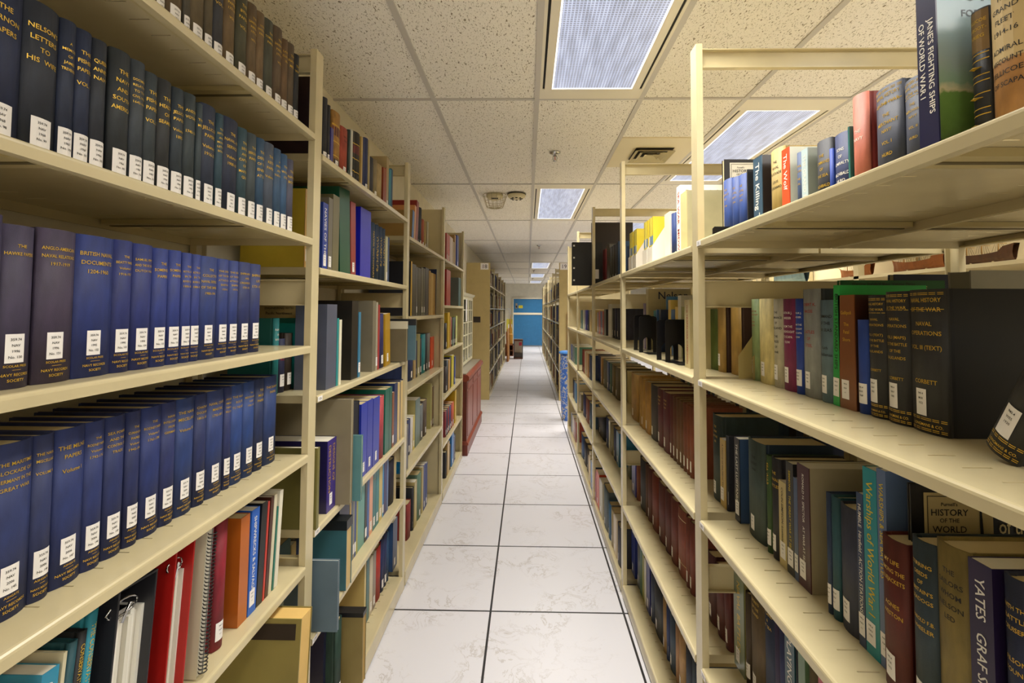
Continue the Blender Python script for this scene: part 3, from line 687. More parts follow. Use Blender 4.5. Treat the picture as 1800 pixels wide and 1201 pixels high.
 (0.5869, 0.0428, 0.21, 0.575, 0.165,'#2b2b2d', {'lab':2,'bands':1,'lean':-27,'tc':'g','t':'NAVAL HISTORY|OF THE WAR||NAVAL|OPERATIONS||VOL. III (MAPS)||||CORBETT'}),
 (0.7157, 0.064, 0.218, 0.605, 0.165,'#2b2b2d', {'lab':2,'t':'NAVAL HISTORY|OF THE WAR||NAVAL|OPERATIONS||VOL. III (TEXT)||||||CORBETT','bands':1,'c2':'#121316'}),
 (0.782, 0.049, 0.217, 0.605, 0.165,'#2c2c2e', {'lab':2,'t':'NAVAL HISTORY|OF THE WAR||NAVAL|OPERATIONS||VOL.I (MAPS)|TO THE BATTLE|OF THE|FALKLANDS||||CORBETT','bands':1}),
 (0.8323, 0.0412, 0.212, 0.605, 0.165,'#2c2c2e', {'lab':2,'t':'NAVAL HISTORY|OF THE WAR||NAVAL|OPERATIONS||VOL.I (TEXT)|TO THE BATTLE|OF THE|FALKLANDS||||CORBETT','bands':1}),
 (0.8741, 0.0269, 0.169, 0.605, 0.165,'#21439a', {'lab':2}),
 (0.9018, 0.0453, 0.215, 0.605, 0.165,'#7d4a28', {'tc':'g','t':'Gallipoli||The|Fatal|Shore','lab':1,'k':'p','c2':'#3a2015'}),
 (0.9488, 0.0192, 0.235, 0.605, 0.165,'#23a049', {'k':'p','lean':-2,'tv':'BRITISH STANDARD SHIPS','tc':'k','lab':1}),
 (0.9715, 0.043, 0.207, 0.605, 0.165,'#5d7480', {'k':'b','tc':'k','t':'COMMAND|OF THE|FAR SEAS||||Keith|Middlemas','lab':2}),
 (1.0185, 0.0584, 0.232, 0.605, 0.165,'#8b8f90', {'k':'b','tc':'r','t':'ROBERT K.|MASSIE|||||CASTLES|OF|STEEL','lab':2,'c2':'#39414a'}),
 (1.0775, 0.0277, 0.212, 0.605, 0.165,'#1d3f9c', {'tc':'w','t':'ARTHUR J.|MARDER||FROM THE|DREADNOUGHT|TO SCAPA|FLOW','lab':2}),
 (1.1064, 0.0538, 0.213, 0.605, 0.165,'#7a1f50', {'tc':'w','t':'ARTHUR J.|MARDER||FROM THE|DREADNOUGHT|TO SCAPA|FLOW','lab':2}),
 (1.1608, 0.0448, 0.214, 0.605, 0.165,'#b9b39c', {'tc':'k','t':'THE|DOMINANCE|OF|ENGLAND||THE|PRIZE|OF|WAR','lab':2}),
 (1.2083, 0.0709, 0.216, 0.605, 0.165,'#d8c98c', {'lab':2}),
 (1.2808, 0.0405, 0.216, 0.605, 0.165,'#8ba06e', {'tc':'r','t':'FROM THE|DREADNOUGHT|TO|SCAPA|FLOW','lab':2}),
]),
('R1C','R',1,'third',0.826,{},[
 (0.5413, 0.0318, 0.263, 0.54, 0.17,'#232c48', {'tc':'g','t':'WITH THE|BATTLE|CRUISERS||||FILSON|YOUNG'}),
 (0.5804, 0.0303, 0.26, 0.54, 0.17,'#281d40', {'k':'p','lab':0,'tc':'w','tv':"YATES   GRAF SPEE'S RAIDERS"}),
 (0.616, 0.0474, 0.26, 0.54, 0.17,'#82713c', {'lab':0,'tc':'k','t':'THE|SAILORS|WHOM|NELSON|LED||||'}),
 (0.6652, 0.0397, 0.245, 0.54, 0.17,'#2c3c46', {'lab':2,'tc':'g','t':"STIRRING|DEEDS|OF|BRITAIN'S|SEADOGS|||HAROLD F.B.|WHEELER"}),
 (0.715, 0.0481, 0.222, 0.54, 0.17,'#5c2018', {'lab':2,'tc':'g','t':'MY LIFE|AMONG THE|BLUEJACKETS||||AGNES|WESTON'}),
 (0.7749, 0.0193, 0.308, 0.562, 0.17,'#5a6f94', {'k':'p','tv':'WARSHIPS & SEA BATTLES','tc':'y','lab':1}),
 (0.7954, 0.0309, 0.301, 0.562, 0.17,'#188a92', {'k':'p','tv':'Warships of World War I','tc':'y','lab':2,'c2':'#0d5c60'}),
 (0.8277, 0.0158, 0.252, 0.562, 0.17,'#22395c', {'k':'p','tv':'HUMBLE  Hirsfield : ACTION STATIONS','tc':'w','lab':1}),
 (0.8456, 0.0508, 0.216, 0.562, 0.17,'#3a3e50', {'lab':2}),
 (0.8979, 0.0204, 0.219, 0.562, 0.17,'#2c5660', {'lab':1}),
 (0.9192, 0.0119, 0.22, 0.562, 0.17,'#2a3c5c', {'lab':1}),
 (0.9818, 0.042, 0.245, 0.562, 0.17,'#45202c', {'k':'p','tv':'RONALD H. SPECTOR   AT WAR AT SEA','tc':'w','lab':2,'c2':'#a59a7c'}),
 (1.0248, 0.0138, 0.21, 0.562, 0.17,'#44587c', {'k':'p','lab':1}),
 (1.0397, 0.0277, 0.235, 0.562, 0.17,'#232326', {'k':'p','tv':'SIMMONS   THE GREAT WAR AT SEA','tc':'y','lab':2}),
 (1.0696, 0.0294, 0.184, 0.562, 0.17,'#c6b47a', {'k':'p','tv':'COLIN SIMPSON  Lusitania','tc':'k','lab':1}),
 (1.1026, 0.0365, 0.225, 0.562, 0.17,'#2b2b30', {'lab':1,'tc':'g','t':'THE|NAVAL|BATTLES'}),
 (1.1404, 0.0185, 0.221, 0.562, 0.17,'#3e5a30', {'k':'b','lab':1,'tv':'SEA WAR','tc':'g'}),
 (1.1753, 0.0833, 0.238, 0.562, 0.17,'#41504c', {'lab':1,'c2':'#26384c','t':'|THE|GREAT|WAR','tc':'k'}),
 (1.2981, 0.0296, 0.219, 0.562, 0.17,'#15171c', {'k':'p','tv':'THE LAST LUSITANIA','tc':'w','lab':2,'c2':'#3d567e'}),
 (1.374, 0.0133, 0.207, 0.562, 0.17,'#23242c', {'lab':2,'t':'THE|NAVY|IN|BATTLE||ARTHUR|POLLEN'}),
 (1.3879, 0.0374, 0.191, 0.562, 0.17,'#c0a04c', {'k':'p','tv':'A History of the Naval War','tc':'k','lab':1}),
 (1.4259, 0.0685, 0.249, 0.562, 0.17,'#2b3a38', {'lab':2,'tc':'g','t':'THE|WAR|IN THE|AIR'}),
]),
('R1D','R',1,'fourth',0.44,{},[
 (0.8662, 0.0266, 0.301, 0.56, 0.17,'#3a3a3a', {}),
 (0.8959, 0.0386, 0.294, 0.56, 0.17,'#30405a', {}),
 (0.9361, 0.0242, 0.285, 0.56, 0.17,'#a8303a', {'k':'p'}),
 (0.9621, 0.0391, 0.278, 0.56, 0.17,'#6a5c40', {}),
 (1.0051, 0.0241, 0.275, 0.56, 0.17,'#5f7a58', {'k':'p'}),
 (1.0313, 0.0104, 0.273, 0.56, 0.17,'#1e2530', {}),
 (1.0438, 0.0374, 0.27, 0.56, 0.17,'#1d4a54', {'k':'p','tv':'PLAYING WITH FIRE','tc':'w'}),
 (1.0881, 0.0224, 0.274, 0.56, 0.17,'#2c3560', {'lab':0}),
 (1.1117, 0.0172, 0.267, 0.56, 0.17,'#3a3050', {'lab':0}),
 (1.1314, 0.0498, 0.274, 0.56, 0.17,'#2a3550', {'lab':1,'tc':'g','t':'BY LAND|&|AT SEA'}),
 (1.1839, 0.0686, 0.264, 0.56, 0.17,'#5c4b30', {'lab':1,'tc':'g','t':'SECRETS|OF THE|ISLAND'}),
 (1.2541, 0.0237, 0.226, 0.56, 0.17,'#453626', {'lab':1}),
 (1.2795, 0.0605, 0.246, 0.56, 0.17,'#77826a', {'k':'p','lab':1,'tv':'NAVAL BATTLES','tc':'g','c2':'#8c8348'}),
 (1.374, 0.0342, 0.2, 0.56, 0.17,'#5c241e', {'lab':1,'lean':3}),
 (1.4122, 0.058, 0.2, 0.56, 0.17,'#5a221e', {'lab':1,'lean':3}),
 (1.4744, 0.0588, 0.2, 0.56, 0.17,'#4a1c1c', {'lab':1,'lean':3}),
]),
('R2A','R',2,'top',1.575,{},[
 (1.8097, 0.0704, 0.27, 0.6, 0.155,'#cfc28c', {'k':'p','c2':'#b7b08c'}),
 (1.8836, 0.048, 0.31, 0.6, 0.2,'#f2eee4', {'k':'p','tv':'SEA WAR  MIDWAY','tc':'r','ency':1}),
 (1.9345, 0.036, 0.214, 0.6, 0.155,'#24386c', {'lab':1}),
 (1.9737, 0.0439, 0.218, 0.6, 0.155,'#24386c', {'lab':1}),
 (2.0208, 0.0829, 0.234, 0.6, 0.155,'#e8e2da', {'k':'p'}),
 (2.6815, 0.0476, 0.2, 0.6, 0.155,'#26304c', {}),
 (2.7365, 0.0603, 0.2, 0.6, 0.155,'#223a66', {}),
 (2.8045, 0.0553, 0.2, 0.6, 0.155,'#2b3040', {}),
 (2.8679, 0.0578, 0.2, 0.6, 0.155,'#223a66', {}),
]),
('R2B','R',2,'second',1.2,{},[
 (1.5481, 0.0527, 0.22, 0.52, 0.15,'#bfb184', {'k':'p','tv':'THE TRAFALGAR CAMPAIGN','tc':'r'}),
 (1.85, 0.0338, 0.2, 0.6, 0.15,'#8c8a44', {'k':'p'}),
 (1.8873, 0.0388, 0.245, 0.6, 0.15,'#d2cdb8', {'k':'p'}),
 (1.9298, 0.0331, 0.2, 0.6, 0.15,'#c8a850', {'k':'p'}),
 (1.9666, 0.0501, 0.19, 0.6, 0.15,'#365f92', {'k':'p'}),
 (2.0275, 0.0365, 0.23, 0.602, 0.15,'#d6ba62', {'k':'p','c2':'#d6ba62'}),
 (2.17, 0.0373, 0.19, 0.6, 0.15,'#22304a', {'k':'p','tc':'g'}),
 (2.2079, 0.0219, 0.25, 0.64, 0.15,'#4a83b4', {'k':'p','c2':'#4a83b4'}),
 (2.2304, 0.0254, 0.19, 0.6, 0.15,'#2a62a0', {'k':'p'}),
 (2.2608, 0.0354, 0.185, 0.6, 0.15,'#3a8a96', {'k':'p'}),
 (2.3049, 0.0438, 0.29, 0.578, 0.2,'#b3a878', {'k':'p','c2':'#b8a97c','nels':1}),
 (2.3493, 0.0234, 0.22, 0.57, 0.15,'#8f84a0', {'k':'p'}),
 (3.3675, 0.0724, 0.16, 0.75, 0.15,'#20242c', {'k':'b'}),
 (3.488, 0.0666, 0.16, 0.75, 0.15,'#9db8a0', {'k':'p'}),
 (3.5645, 0.0504, 0.16, 0.75, 0.15,'#5a3a28', {'k':'b'}),
]),
('R2C','R',2,'third',0.83,{},[
 (1.6312, 0.0311, 0.235, 0.55, 0.17,'#8a4a30', {'lab':1}),
 (1.6635, 0.0311, 0.235, 0.55, 0.17,'#86482c', {'lab':1}),
 (1.6958, 0.0355, 0.235, 0.55, 0.17,'#7e4630', {'lab':1}),
 (1.7326, 0.0371, 0.235, 0.55, 0.17,'#6e4a2e', {'lab':1}),
 (1.771, 0.0388, 0.235, 0.55, 0.17,'#704c2e', {'lab':1}),
 (1.8112, 0.0407, 0.235, 0.55, 0.17,'#6a4028', {'lab':1}),
 (1.8533, 0.0351, 0.235, 0.55, 0.17,'#5f2a24', {'lab':1}),
 (1.896, 0.0932, 0.235, 0.55, 0.17,'#5a1e26', {'lab':1,'tc':'g','t':'HISTORY|OF THE|WAR'}),
 (1.9909, 0.0777, 0.235, 0.55, 0.17,'#5a2228', {'lab':1,'tc':'g','t':'HISTORY|OF THE|WAR'}),
 (2.0776, 0.1048, 0.235, 0.55, 0.17,'#403a3a', {'lab':1}),
 (2.1874, 0.1, 0.235, 0.55, 0.17,'#b08238', {'lab':1}),
 (2.2929, 0.0625, 0.235, 0.55, 0.17,'#b88c40', {'lab':1}),
 (2.3613, 0.0347, 0.235, 0.55, 0.17,'#b48c44', {'lab':1}),
 (2.4402, 0.1465, 0.235, 0.55, 0.17,'#a8803c', {'lab':1}),
 (2.9468, 0.0666, 0.19, 0.62, 0.17,'#cdbd86', {'k':'p'}),
]),
('R2D','R',2,'fourth',0.445,{},[
 (1.6343, 0.0421, 0.235, 0.55, 0.17,'#7a3a2c', {'lab':1}),
 (1.6781, 0.0336, 0.235, 0.55, 0.17,'#7c3e30', {'lab':1}),
 (1.7177, 0.0893, 0.235, 0.55, 0.17,'#8c4a38', {'lab':1,'rings':1}),
 (1.8172, 0.0744, 0.235, 0.55, 0.17,'#6e3026', {'lab':1}),
 (1.899, 0.0695, 0.235, 0.55, 0.17,'#5c2824', {'lab':1}),
 (1.9725, 0.0927, 0.235, 0.55, 0.17,'#5e2a24', {'lab':1}),
 (2.0786, 0.0937, 0.235, 0.55, 0.17,'#74301f', {'lab':1}),
 (2.1821, 0.061, 0.235, 0.55, 0.17,'#5c2e26', {'lab':1}),
 (2.2484, 0.032, 0.235, 0.55, 0.17,'#5a3a2a', {'lab':1}),
 (2.2858, 0.1083, 0.235, 0.55, 0.17,'#35363a', {'lab':1}),
 (2.43, 0.0381, 0.2, 0.55, 0.17,'#8c4e34', {'lab':1}),
 (2.4744, 0.086, 0.2, 0.55, 0.17,'#22288a', {'k':'p','lab':1}),
 (2.7357, 0.0608, 0.12, 0.58, 0.17,'#4a5a48', {'k':'p'}),
]),
('R2E','R',2,'bottom',0.065,{},[
 (1.5679, 0.0525, 0.2, 0.535, 0.17,'#3c4652', {'lab':1}),
 (1.6258, 0.0567, 0.2, 0.535, 0.17,'#2b3240', {'lab':1}),
 (1.6973, 0.0589, 0.2, 0.535, 0.17,'#b48e5c', {'lab':1}),
 (1.7594, 0.0295, 0.2, 0.535, 0.17,'#a8805a', {}),
 (1.799, 0.0666, 0.2, 0.535, 0.17,'#2f4050', {'lab':1}),
 (1.8728, 0.0298, 0.2, 0.535, 0.17,'#2a3a66', {'lab':1}),
 (1.9064, 0.0468, 0.2, 0.535, 0.17,'#9c7a48', {'lab':1}),
 (1.9613, 0.1246, 0.2, 0.535, 0.17,'#202226', {'lab':1}),
 (2.0905, 0.0471, 0.2, 0.535, 0.17,'#3a4254', {'lab':1}),
 (2.1424, 0.0597, 0.22, 0.535, 0.17,'#24286c', {'k':'p','lab':1}),
 (2.2073, 0.0313, 0.2, 0.535, 0.17,'#cfcab8', {'k':'p'}),
 (2.2439, 0.0324, 0.21, 0.535, 0.17,'#8a8a3a', {'k':'p'}),
 (2.2818, 0.0392, 0.22, 0.535, 0.17,'#2c5c40', {'k':'p'}),
 (2.3268, 0.0692, 0.22, 0.535, 0.17,'#75787a', {'lab':1}),
 (2.43, 0.0763, 0.2, 0.535, 0.17,'#2c3880', {'k':'p','lab':1}),
 (2.8225, 0.0941, 0.25, 0.6, 0.17,'#7a1c1c', {'k':'p'}),
]),
('L2A','L',2,'top',1.843,{},[
 (1.397, 0.0232, 0.238, -0.64, 0.2,'#2a1214', {'k':'b','lab':0}),
 (1.5202, 0.0311, 0.233, -0.66, 0.17,'#23252c', {'lab':2}),
 (1.5536, 0.0161, 0.22, -0.66, 0.17,'#2a2a30', {'lab':1}),
 (1.572, 0.0212, 0.152, -0.66, 0.17,'#3b3a8a', {'k':'p'}),
 (1.5956, 0.0674, 0.223, -0.66, 0.17,'#a47836', {'lab':1,'leather':1}),
 (1.6656, 0.0678, 0.196, -0.66, 0.17,'#a3432f', {'lab':1,'tc':'k','t':'NAVAL|WAR'}),
 (1.7361, 0.0142, 0.207, -0.66, 0.17,'#2b3a34', {'lab':1}),
 (1.7533, 0.0175, 0.214, -0.66, 0.17,'#c9c8bf', {'k':'p','lab':1}),
 (1.7737, 0.03, 0.219, -0.66, 0.17,'#25241f', {'leather':2}),
 (1.8067, 0.0535, 0.227, -0.66, 0.17,'#26211d', {'leather':2}),
 (1.8634, 0.0164, 0.228, -0.66, 0.17,'#c2a35e', {'k':'p'}),
 (1.8831, 0.0303, 0.233, -0.66, 0.17,'#2c3764', {}),
 (1.9168, 0.0385, 0.244, -0.66, 0.17,'#28335e', {'lab':1}),
 (1.9575, 0.0086, 0.246, -0.66, 0.17,'#cbb986', {'k':'p'}),
 (1.9697, 0.0597, 0.185, -0.66, 0.17,'#2c2e3c', {'lab':0}),
 (2.0332, 0.0433, 0.193, -0.66, 0.17,'#8c7d5c', {'lab':1}),
 (2.0805, 0.0708, 0.189, -0.66, 0.17,'#aa9468', {}),
 (2.1557, 0.0307, 0.193, -0.66, 0.17,'#8c3d22', {'k':'p'}),
 (2.189, 0.0153, 0.2, -0.66, 0.17,'#a04a28', {'k':'p'}),
 (2.207, 0.034, 0.26, -0.66, 0.17,'#a39068', {'k':'p','lab':1}),
 (2.2504, 0.0286, 0.215, -0.66, 0.17,'#1f86a4', {'k':'p'}),
 (2.2819, 0.0264, 0.224, -0.66, 0.17,'#24527e', {'k':'p'}),
]),
('L2B','L',2,'second',1.507,{},[
 (1.3842, 0.0363, 0.232, -0.652, 0.19,'#b48d4a', {'k':'p','lab':1,'c2':'#c9b03c','tv':'NAVAL ROLL','tc':'k'}),
 (1.5245, 0.0397, 0.224, -0.66, 0.2,'#1f3c96', {'k':'p','tv':'NAVIES OF THE','tc':'w','lab':1}),
 (1.5686, 0.0325, 0.25, -0.66, 0.2,'#6b665a', {'k':'p','lab':1}),
 (1.6059, 0.0541, 0.27, -0.66, 0.22,'#6d674a', {'k':'f','lab':0}),
 (1.6754, 0.0986, 0.31, -0.66, 0.24,'#0f4f3a', {'k':'f','lean':-4}),
 (1.7798, 0.051, 0.282, -0.66, 0.22,'#8f2422', {'k':'f','lean':-3,'lab':1}),
 (1.8782, 0.1244, 0.285, -0.66, 0.24,'#1a22b4', {'k':'f','lean':-1,'ring':1}),
 (2.01, 0.0556, 0.25, -0.66, 0.2,'#24364e', {'tc':'g','tv':'   NAVAL DICTIONARY'}),
 (2.0695, 0.0515, 0.25, -0.66, 0.2,'#24364e', {'tc':'g','tv':'   WARSHIPS'}),
 (2.1244, 0.0439, 0.25, -0.66, 0.2,'#24364e', {'tc':'g','tv':'   WARSHIPS'}),
 (2.1717, 0.0423, 0.25, -0.66, 0.2,'#24364e', {'tc':'g','tv':'   WARSHIPS'}),
 (2.2185, 0.0228, 0.22, -0.66, 0.2,'#cfc9a8', {'k':'p','lab':1}),
 (2.2441, 0.0252, 0.22, -0.66, 0.2,'#2b4a7c', {'k':'p'}),
]),
('L2C','L',2,'third',1.135,{},[
 (1.4794, 0.0775, 0.265, -0.62, 0.1,'#53586a', {'k':'f'}),
 (1.5592, 0.0141, 0.22, -0.62, 0.22,'#2d8a8c', {'k':'p'}),
 (1.5781, 0.0194, 0.215, -0.62, 0.22,'#e0dcc4', {'k':'p'}),
 (1.6909, 0.0626, 0.28, -0.62, 0.25,'#1c1a18', {'k':'f'}),
 (1.7594, 0.0211, 0.24, -0.62, 0.22,'#3a7a9c', {'k':'p','lab':1}),
 (1.9217, 0.0361, 0.285, -0.62, 0.26,'#77705f', {'k':'f'}),
 (1.9615, 0.0224, 0.28, -0.62, 0.22,'#a49c88', {'k':'p','lab':1}),
 (1.9877, 0.023, 0.27, -0.62, 0.22,'#a02c2e', {'k':'p'}),
 (2.0264, 0.065, 0.23, -0.62, 0.22,'#252454', {'lab':1,'lean':-3}),
 (2.0998, 0.0744, 0.23, -0.62, 0.22,'#b48c20', {'k':'p','lab':1,'lean':-4}),
]),
('L2Cr','L',2,'third',1.135,{'recess': 1},[
 (1.389, 0.0257, 0.222, -0.732, 0.14,'#1c7c80', {'k':'b','lab':0,'tc':'w','t':'NAVY|IN|WAR','c2':'#0f5c58'}),
 (1.4212, 0.0321, 0.16, -0.732, 0.14,'#262b4c', {'lab':1,'tc':'r','t':'THE|WOLF|PACK'}),
 (1.4585, 0.0411, 0.175, -0.732, 0.14,'#33281f', {'lab':1}),
 (1.5051, 0.0341, 0.205, -0.732, 0.14,'#1c8a86', {'k':'p','lab':1}),
 (1.543, 0.0157, 0.19, -0.732, 0.14,'#1f62c4', {'k':'p'}),
 (1.5607, 0.0222, 0.15, -0.732, 0.14,'#26304c', {'lab':1}),
]),
('L2D','L',2,'fourth',0.755,{},[
 (1.3849, 0.0151, 0.23, -0.6, 0.2,'#76703c', {'k':'p'}),
 (1.4913, 0.0659, 0.22, -0.615, 0.2,'#3a2a80', {'k':'p','tc':'g','tv':'DESIGNS OF|DESTRUCTION','lab':1,'c2':'#221d50'}),
 (1.5595, 0.021, 0.2, -0.615, 0.2,'#cfcdc8', {'k':'p','lab':1}),
 (1.7926, 0.0664, 0.275, -0.615, 0.26,'#2336a8', {'k':'f','lab':1}),
 (1.8623, 0.0647, 0.275, -0.615, 0.26,'#2334a4', {'k':'f','lab':1}),
 (1.9341, 0.0814, 0.27, -0.615, 0.26,'#2436a6', {'k':'f','lab':1}),
 (2.0233, 0.0683, 0.26, -0.615, 0.24,'#a8434a', {'k':'b'}),
 (2.0958, 0.0601, 0.28, -0.615, 0.25,'#136454', {'k':'f'}),
 (2.1585, 0.0424, 0.28, -0.615, 0.25,'#0f5c4e', {'k':'f'}),
 (2.2037, 0.0299, 0.25, -0.615, 0.2,'#8c4a22', {'k':'p','lab':1}),
 (2.2384, 0.0536, 0.285, -0.615, 0.25,'#24305c', {'k':'f'}),
 (2.2971, 0.0336, 0.28, -0.615, 0.2,'#dcc084', {'k':'p'}),
 (2.3338, 0.0125, 0.285, -0.615, 0.2,'#24305c', {'k':'f'}),
 (2.3483, 0.0373, 0.28, -0.615, 0.2,'#dcc084', {'k':'p'}),
 (2.3889, 0.0071, 0.285, -0.615, 0.2,'#24305c', {'k':'f'}),
 (2.43, 0.0122, 0.28, -0.615, 0.2,'#dcc084', {'k':'p'}),
 (2.4467, 0.023, 0.285, -0.615, 0.2,'#24305c', {'k':'f'}),
]),
('L2Dr','L',2,'fourth',0.755,{'recess': 1},[
 (1.4077, 0.0619, 0.18, -0.742, 0.16,'#5c531f', {'k':'f'}),
 (1.4764, 0.0758, 0.06, -0.742, 0.15,'#26304c', {'k':'b'}),
]),
('L2E','L',2,'fifth',0.455,{},[
 (1.6769, 0.0952, 0.27, -0.645, 0.22,'#22264a', {'k':'f','ring':1}),
 (1.7777, 0.0085, 0.26, -0.645, 0.2,'#d8b878', {'k':'p'}),
 (1.789, 0.0173, 0.25, -0.645, 0.2,'#5a6474', {'k':'p'}),
 (1.8086, 0.0153, 0.25, -0.645, 0.2,'#8a8878', {'k':'p','lab':1}),
 (1.8263, 0.0156, 0.25, -0.645, 0.2,'#26408c', {'k':'p','lab':1}),
 (1.8443, 0.0159, 0.25, -0.645, 0.2,'#a0a048', {'k':'p'}),
 (1.8633, 0.0741, 0.24, -0.645, 0.2,'#5f9a92', {'k':'f'}),
 (1.9407, 0.0238, 0.24, -0.645, 0.2,'#2e3038', {'k':'p','lab':1}),
 (1.9673, 0.0252, 0.24, -0.645, 0.2,'#2a5ca4', {'k':'p'}),
 (1.9946, 0.0413, 0.25, -0.645, 0.2,'#e0a080', {'k':'p','lab':1}),
 (2.0389, 0.0386, 0.245, -0.645, 0.2,'#1c6c74', {'k':'p','lab':1,'tc':'y','t':'SEA'}),
 (2.0799, 0.041, 0.24, -0.645, 0.2,'#1d7880', {'k':'p','lab':1}),
 (2.1241, 0.0462, 0.24, -0.645, 0.2,'#c9b468', {'k':'p','lab':1}),
 (2.1728, 0.0187, 0.235, -0.645, 0.2,'#2088c8', {'k':'p','lab':1}),
 (2.1959, 0.0395, 0.25, -0.645, 0.2,'#28286c', {'k':'p'}),
 (2.2399, 0.0227, 0.24, -0.645, 0.2,'#5a74a8', {'k':'p'}),
 (2.2951, 0.0831, 0.21, -0.645, 0.2,'#252030', {'k':'b'}),
 (2.3833, 0.0127, 0.25, -0.645, 0.2,'#d8c49a', {'k':'p'}),
 (2.43, 0.0366, 0.23, -0.62, 0.2,'#1a8ccc', {'k':'p','c2':'#1a8ccc'}),
 (2.4672, 0.0494, 0.23, -0.615, 0.22,'#282624', {'k':'f'}),
]),
('L2Er','L',2,'fifth',0.455,{'recess': 1},[
 (1.4315, 0.0846, 0.22, -0.735, 0.2,'#4f5a50', {'k':'f'}),
 (1.5197, 0.0313, 0.19, -0.735, 0.15,'#c0a468', {'k':'p','lab':1}),
 (1.5548, 0.0328, 0.19, -0.735, 0.15,'#2c3654', {'lab':1}),
]),
('L2F','L',2,'bottom',0.08,{},[
 (1.6137, 0.0178, 0.25, -0.665, 0.2,'#1e1d38', {'k':'p'}),
 (1.6321, 0.0434, 0.26, -0.625, 0.2,'#1f3a30', {'k':'b','lab':1}),
 (1.6761, 0.0064, 0.17, -0.665, 0.2,'#d8d4c4', {'k':'p','lab':0}),
 (2.0094, 0.0208, 0.27, -0.665, 0.2,'#c8b070', {'k':'p'}),
 (2.0372, 0.0323, 0.27, -0.665, 0.2,'#2c6468', {'k':'p'}),
 (2.0769, 0.0413, 0.24, -0.665, 0.2,'#c8bba0', {'k':'p','lab':1}),
 (2.122, 0.0391, 0.24, -0.665, 0.2,'#8c7c70', {'k':'p','lab':1}),
 (2.1691, 0.0791, 0.235, -0.665, 0.2,'#a8281e', {'k':'b'}),
 (2.2526, 0.0397, 0.24, -0.665, 0.2,'#222c58', {'lab':1}),
 (2.2959, 0.0422, 0.245, -0.665, 0.2,'#28325c', {'lab':1}),
 (2.3419, 0.0295, 0.235, -0.665, 0.2,'#27486c', {'lab':1}),
 (2.43, 0.079, 0.24, -0.665, 0.2,'#2c4674', {'k':'p','c2':'#3c5c8c','lab':1}),
]),
('L3A','L',3,'top',1.765,{},[
 (2.7471, 0.0417, 0.2, -0.67, 0.2,'#2c6cb4', {'k':'p','lean':6,'c2':'#9a7a44'}),
 (2.793, 0.0387, 0.24, -0.67, 0.2,'#c98a54', {'k':'p','lean':6}),
 (2.8391, 0.0521, 0.28, -0.67, 0.2,'#8c1f1c', {'k':'p','lean':6}),
 (2.9064, 0.0388, 0.25, -0.67, 0.2,'#1f2434', {'lab':1}),
 (2.9531, 0.0646, 0.26, -0.67, 0.2,'#222838', {'lab':1}),
 (3.0259, 0.0678, 0.2, -0.67, 0.2,'#a04a2a', {'lab':1}),
 (3.1024, 0.0622, 0.2, -0.67, 0.2,'#a58c54', {'lab':1}),
 (3.1737, 0.0369, 0.21, -0.67, 0.2,'#a59c80', {'k':'p'}),
 (3.488, 0.0625, 0.27, -0.67, 0.24,'#1d2434', {'k':'b','lab':1}),
 (3.5734, 0.0467, 0.2, -0.67, 0.2,'#5a3a30', {'k':'p'}),
 (3.632, 0.0361, 0.21, -0.67, 0.2,'#6a8c2c', {'k':'p'}),
 (3.6802, 0.0495, 0.21, -0.67, 0.2,'#26284a', {'k':'p','lab':1}),
]),
('L3B','L',3,'second',1.35,{},[
 (2.7033, 0.0268, 0.31, -0.66, 0.24,'#c8a02c', {'k':'p','c2':'#2b2c33'}),
 (2.7369, 0.0913, 0.3, -0.66, 0.24,'#23242a', {'k':'f'}),
 (2.8355, 0.0369, 0.29, -0.66, 0.24,'#56565c', {'k':'f','lab':1}),
 (2.8799, 0.0852, 0.29, -0.66, 0.24,'#191b1c', {'k':'f'}),
 (2.9731, 0.0572, 0.3, -0.66, 0.24,'#54503f', {'k':'f','lab':1}),
 (3.0386, 0.0424, 0.3, -0.66, 0.24,'#45443c', {'k':'f','lab':1}),
 (3.0897, 0.1074, 0.31, -0.66, 0.24,'#1e2540', {'k':'f'}),
 (3.2064, 0.0473, 0.3, -0.66, 0.24,'#a8813c', {'k':'p'}),
 (3.2633, 0.0994, 0.29, -0.66, 0.24,'#bc9a58', {'k':'p'}),
 (3.3729, 0.063, 0.29, -0.66, 0.24,'#ac8444', {'k':'p'}),
 (3.4466, 0.0074, 0.33, -0.66, 0.24,'#30395c', {'k':'p','lean':3}),
 (3.5012, 0.0564, 0.29, -0.66, 0.24,'#28355c', {'k':'p','lean':3}),
 (3.5691, 0.0826, 0.24, -0.66, 0.24,'#8c8468', {'k':'p','lean':2}),
]),
('L3C','L',3,'third',0.975,{},[
 (2.7396, 0.1102, 0.2, -0.67, 0.2,'#22305c', {'lab':1}),
 (2.857, 0.0365, 0.26, -0.67, 0.2,'#b89c68', {'k':'p'}),
 (2.9009, 0.0376, 0.22, -0.67, 0.2,'#26284c', {'lab':1}),
 (2.9461, 0.0546, 0.26, -0.67, 0.2,'#9c9464', {'k':'p','lab':1}),
 (3.0086, 0.0569, 0.23, -0.67, 0.2,'#2c2c30', {'lab':1}),
 (3.0822, 0.1039, 0.25, -0.67, 0.2,'#1b8088', {'lab':1,'tc':'w','t':'SEA'}),
 (3.1951, 0.0457, 0.25, -0.67, 0.2,'#25282c', {'lab':1}),
 (3.2501, 0.0861, 0.25, -0.67, 0.2,'#68665e', {'lab':1}),
 (3.346, 0.108, 0.22, -0.67, 0.2,'#d8481e', {'k':'p','lab':1}),
 (3.488, 0.0347, 0.29, -0.67, 0.2,'#b8ac74', {'k':'p','lab':1}),
 (3.5337, 0.102, 0.29, -0.67, 0.2,'#a89c68', {'k':'p'}),
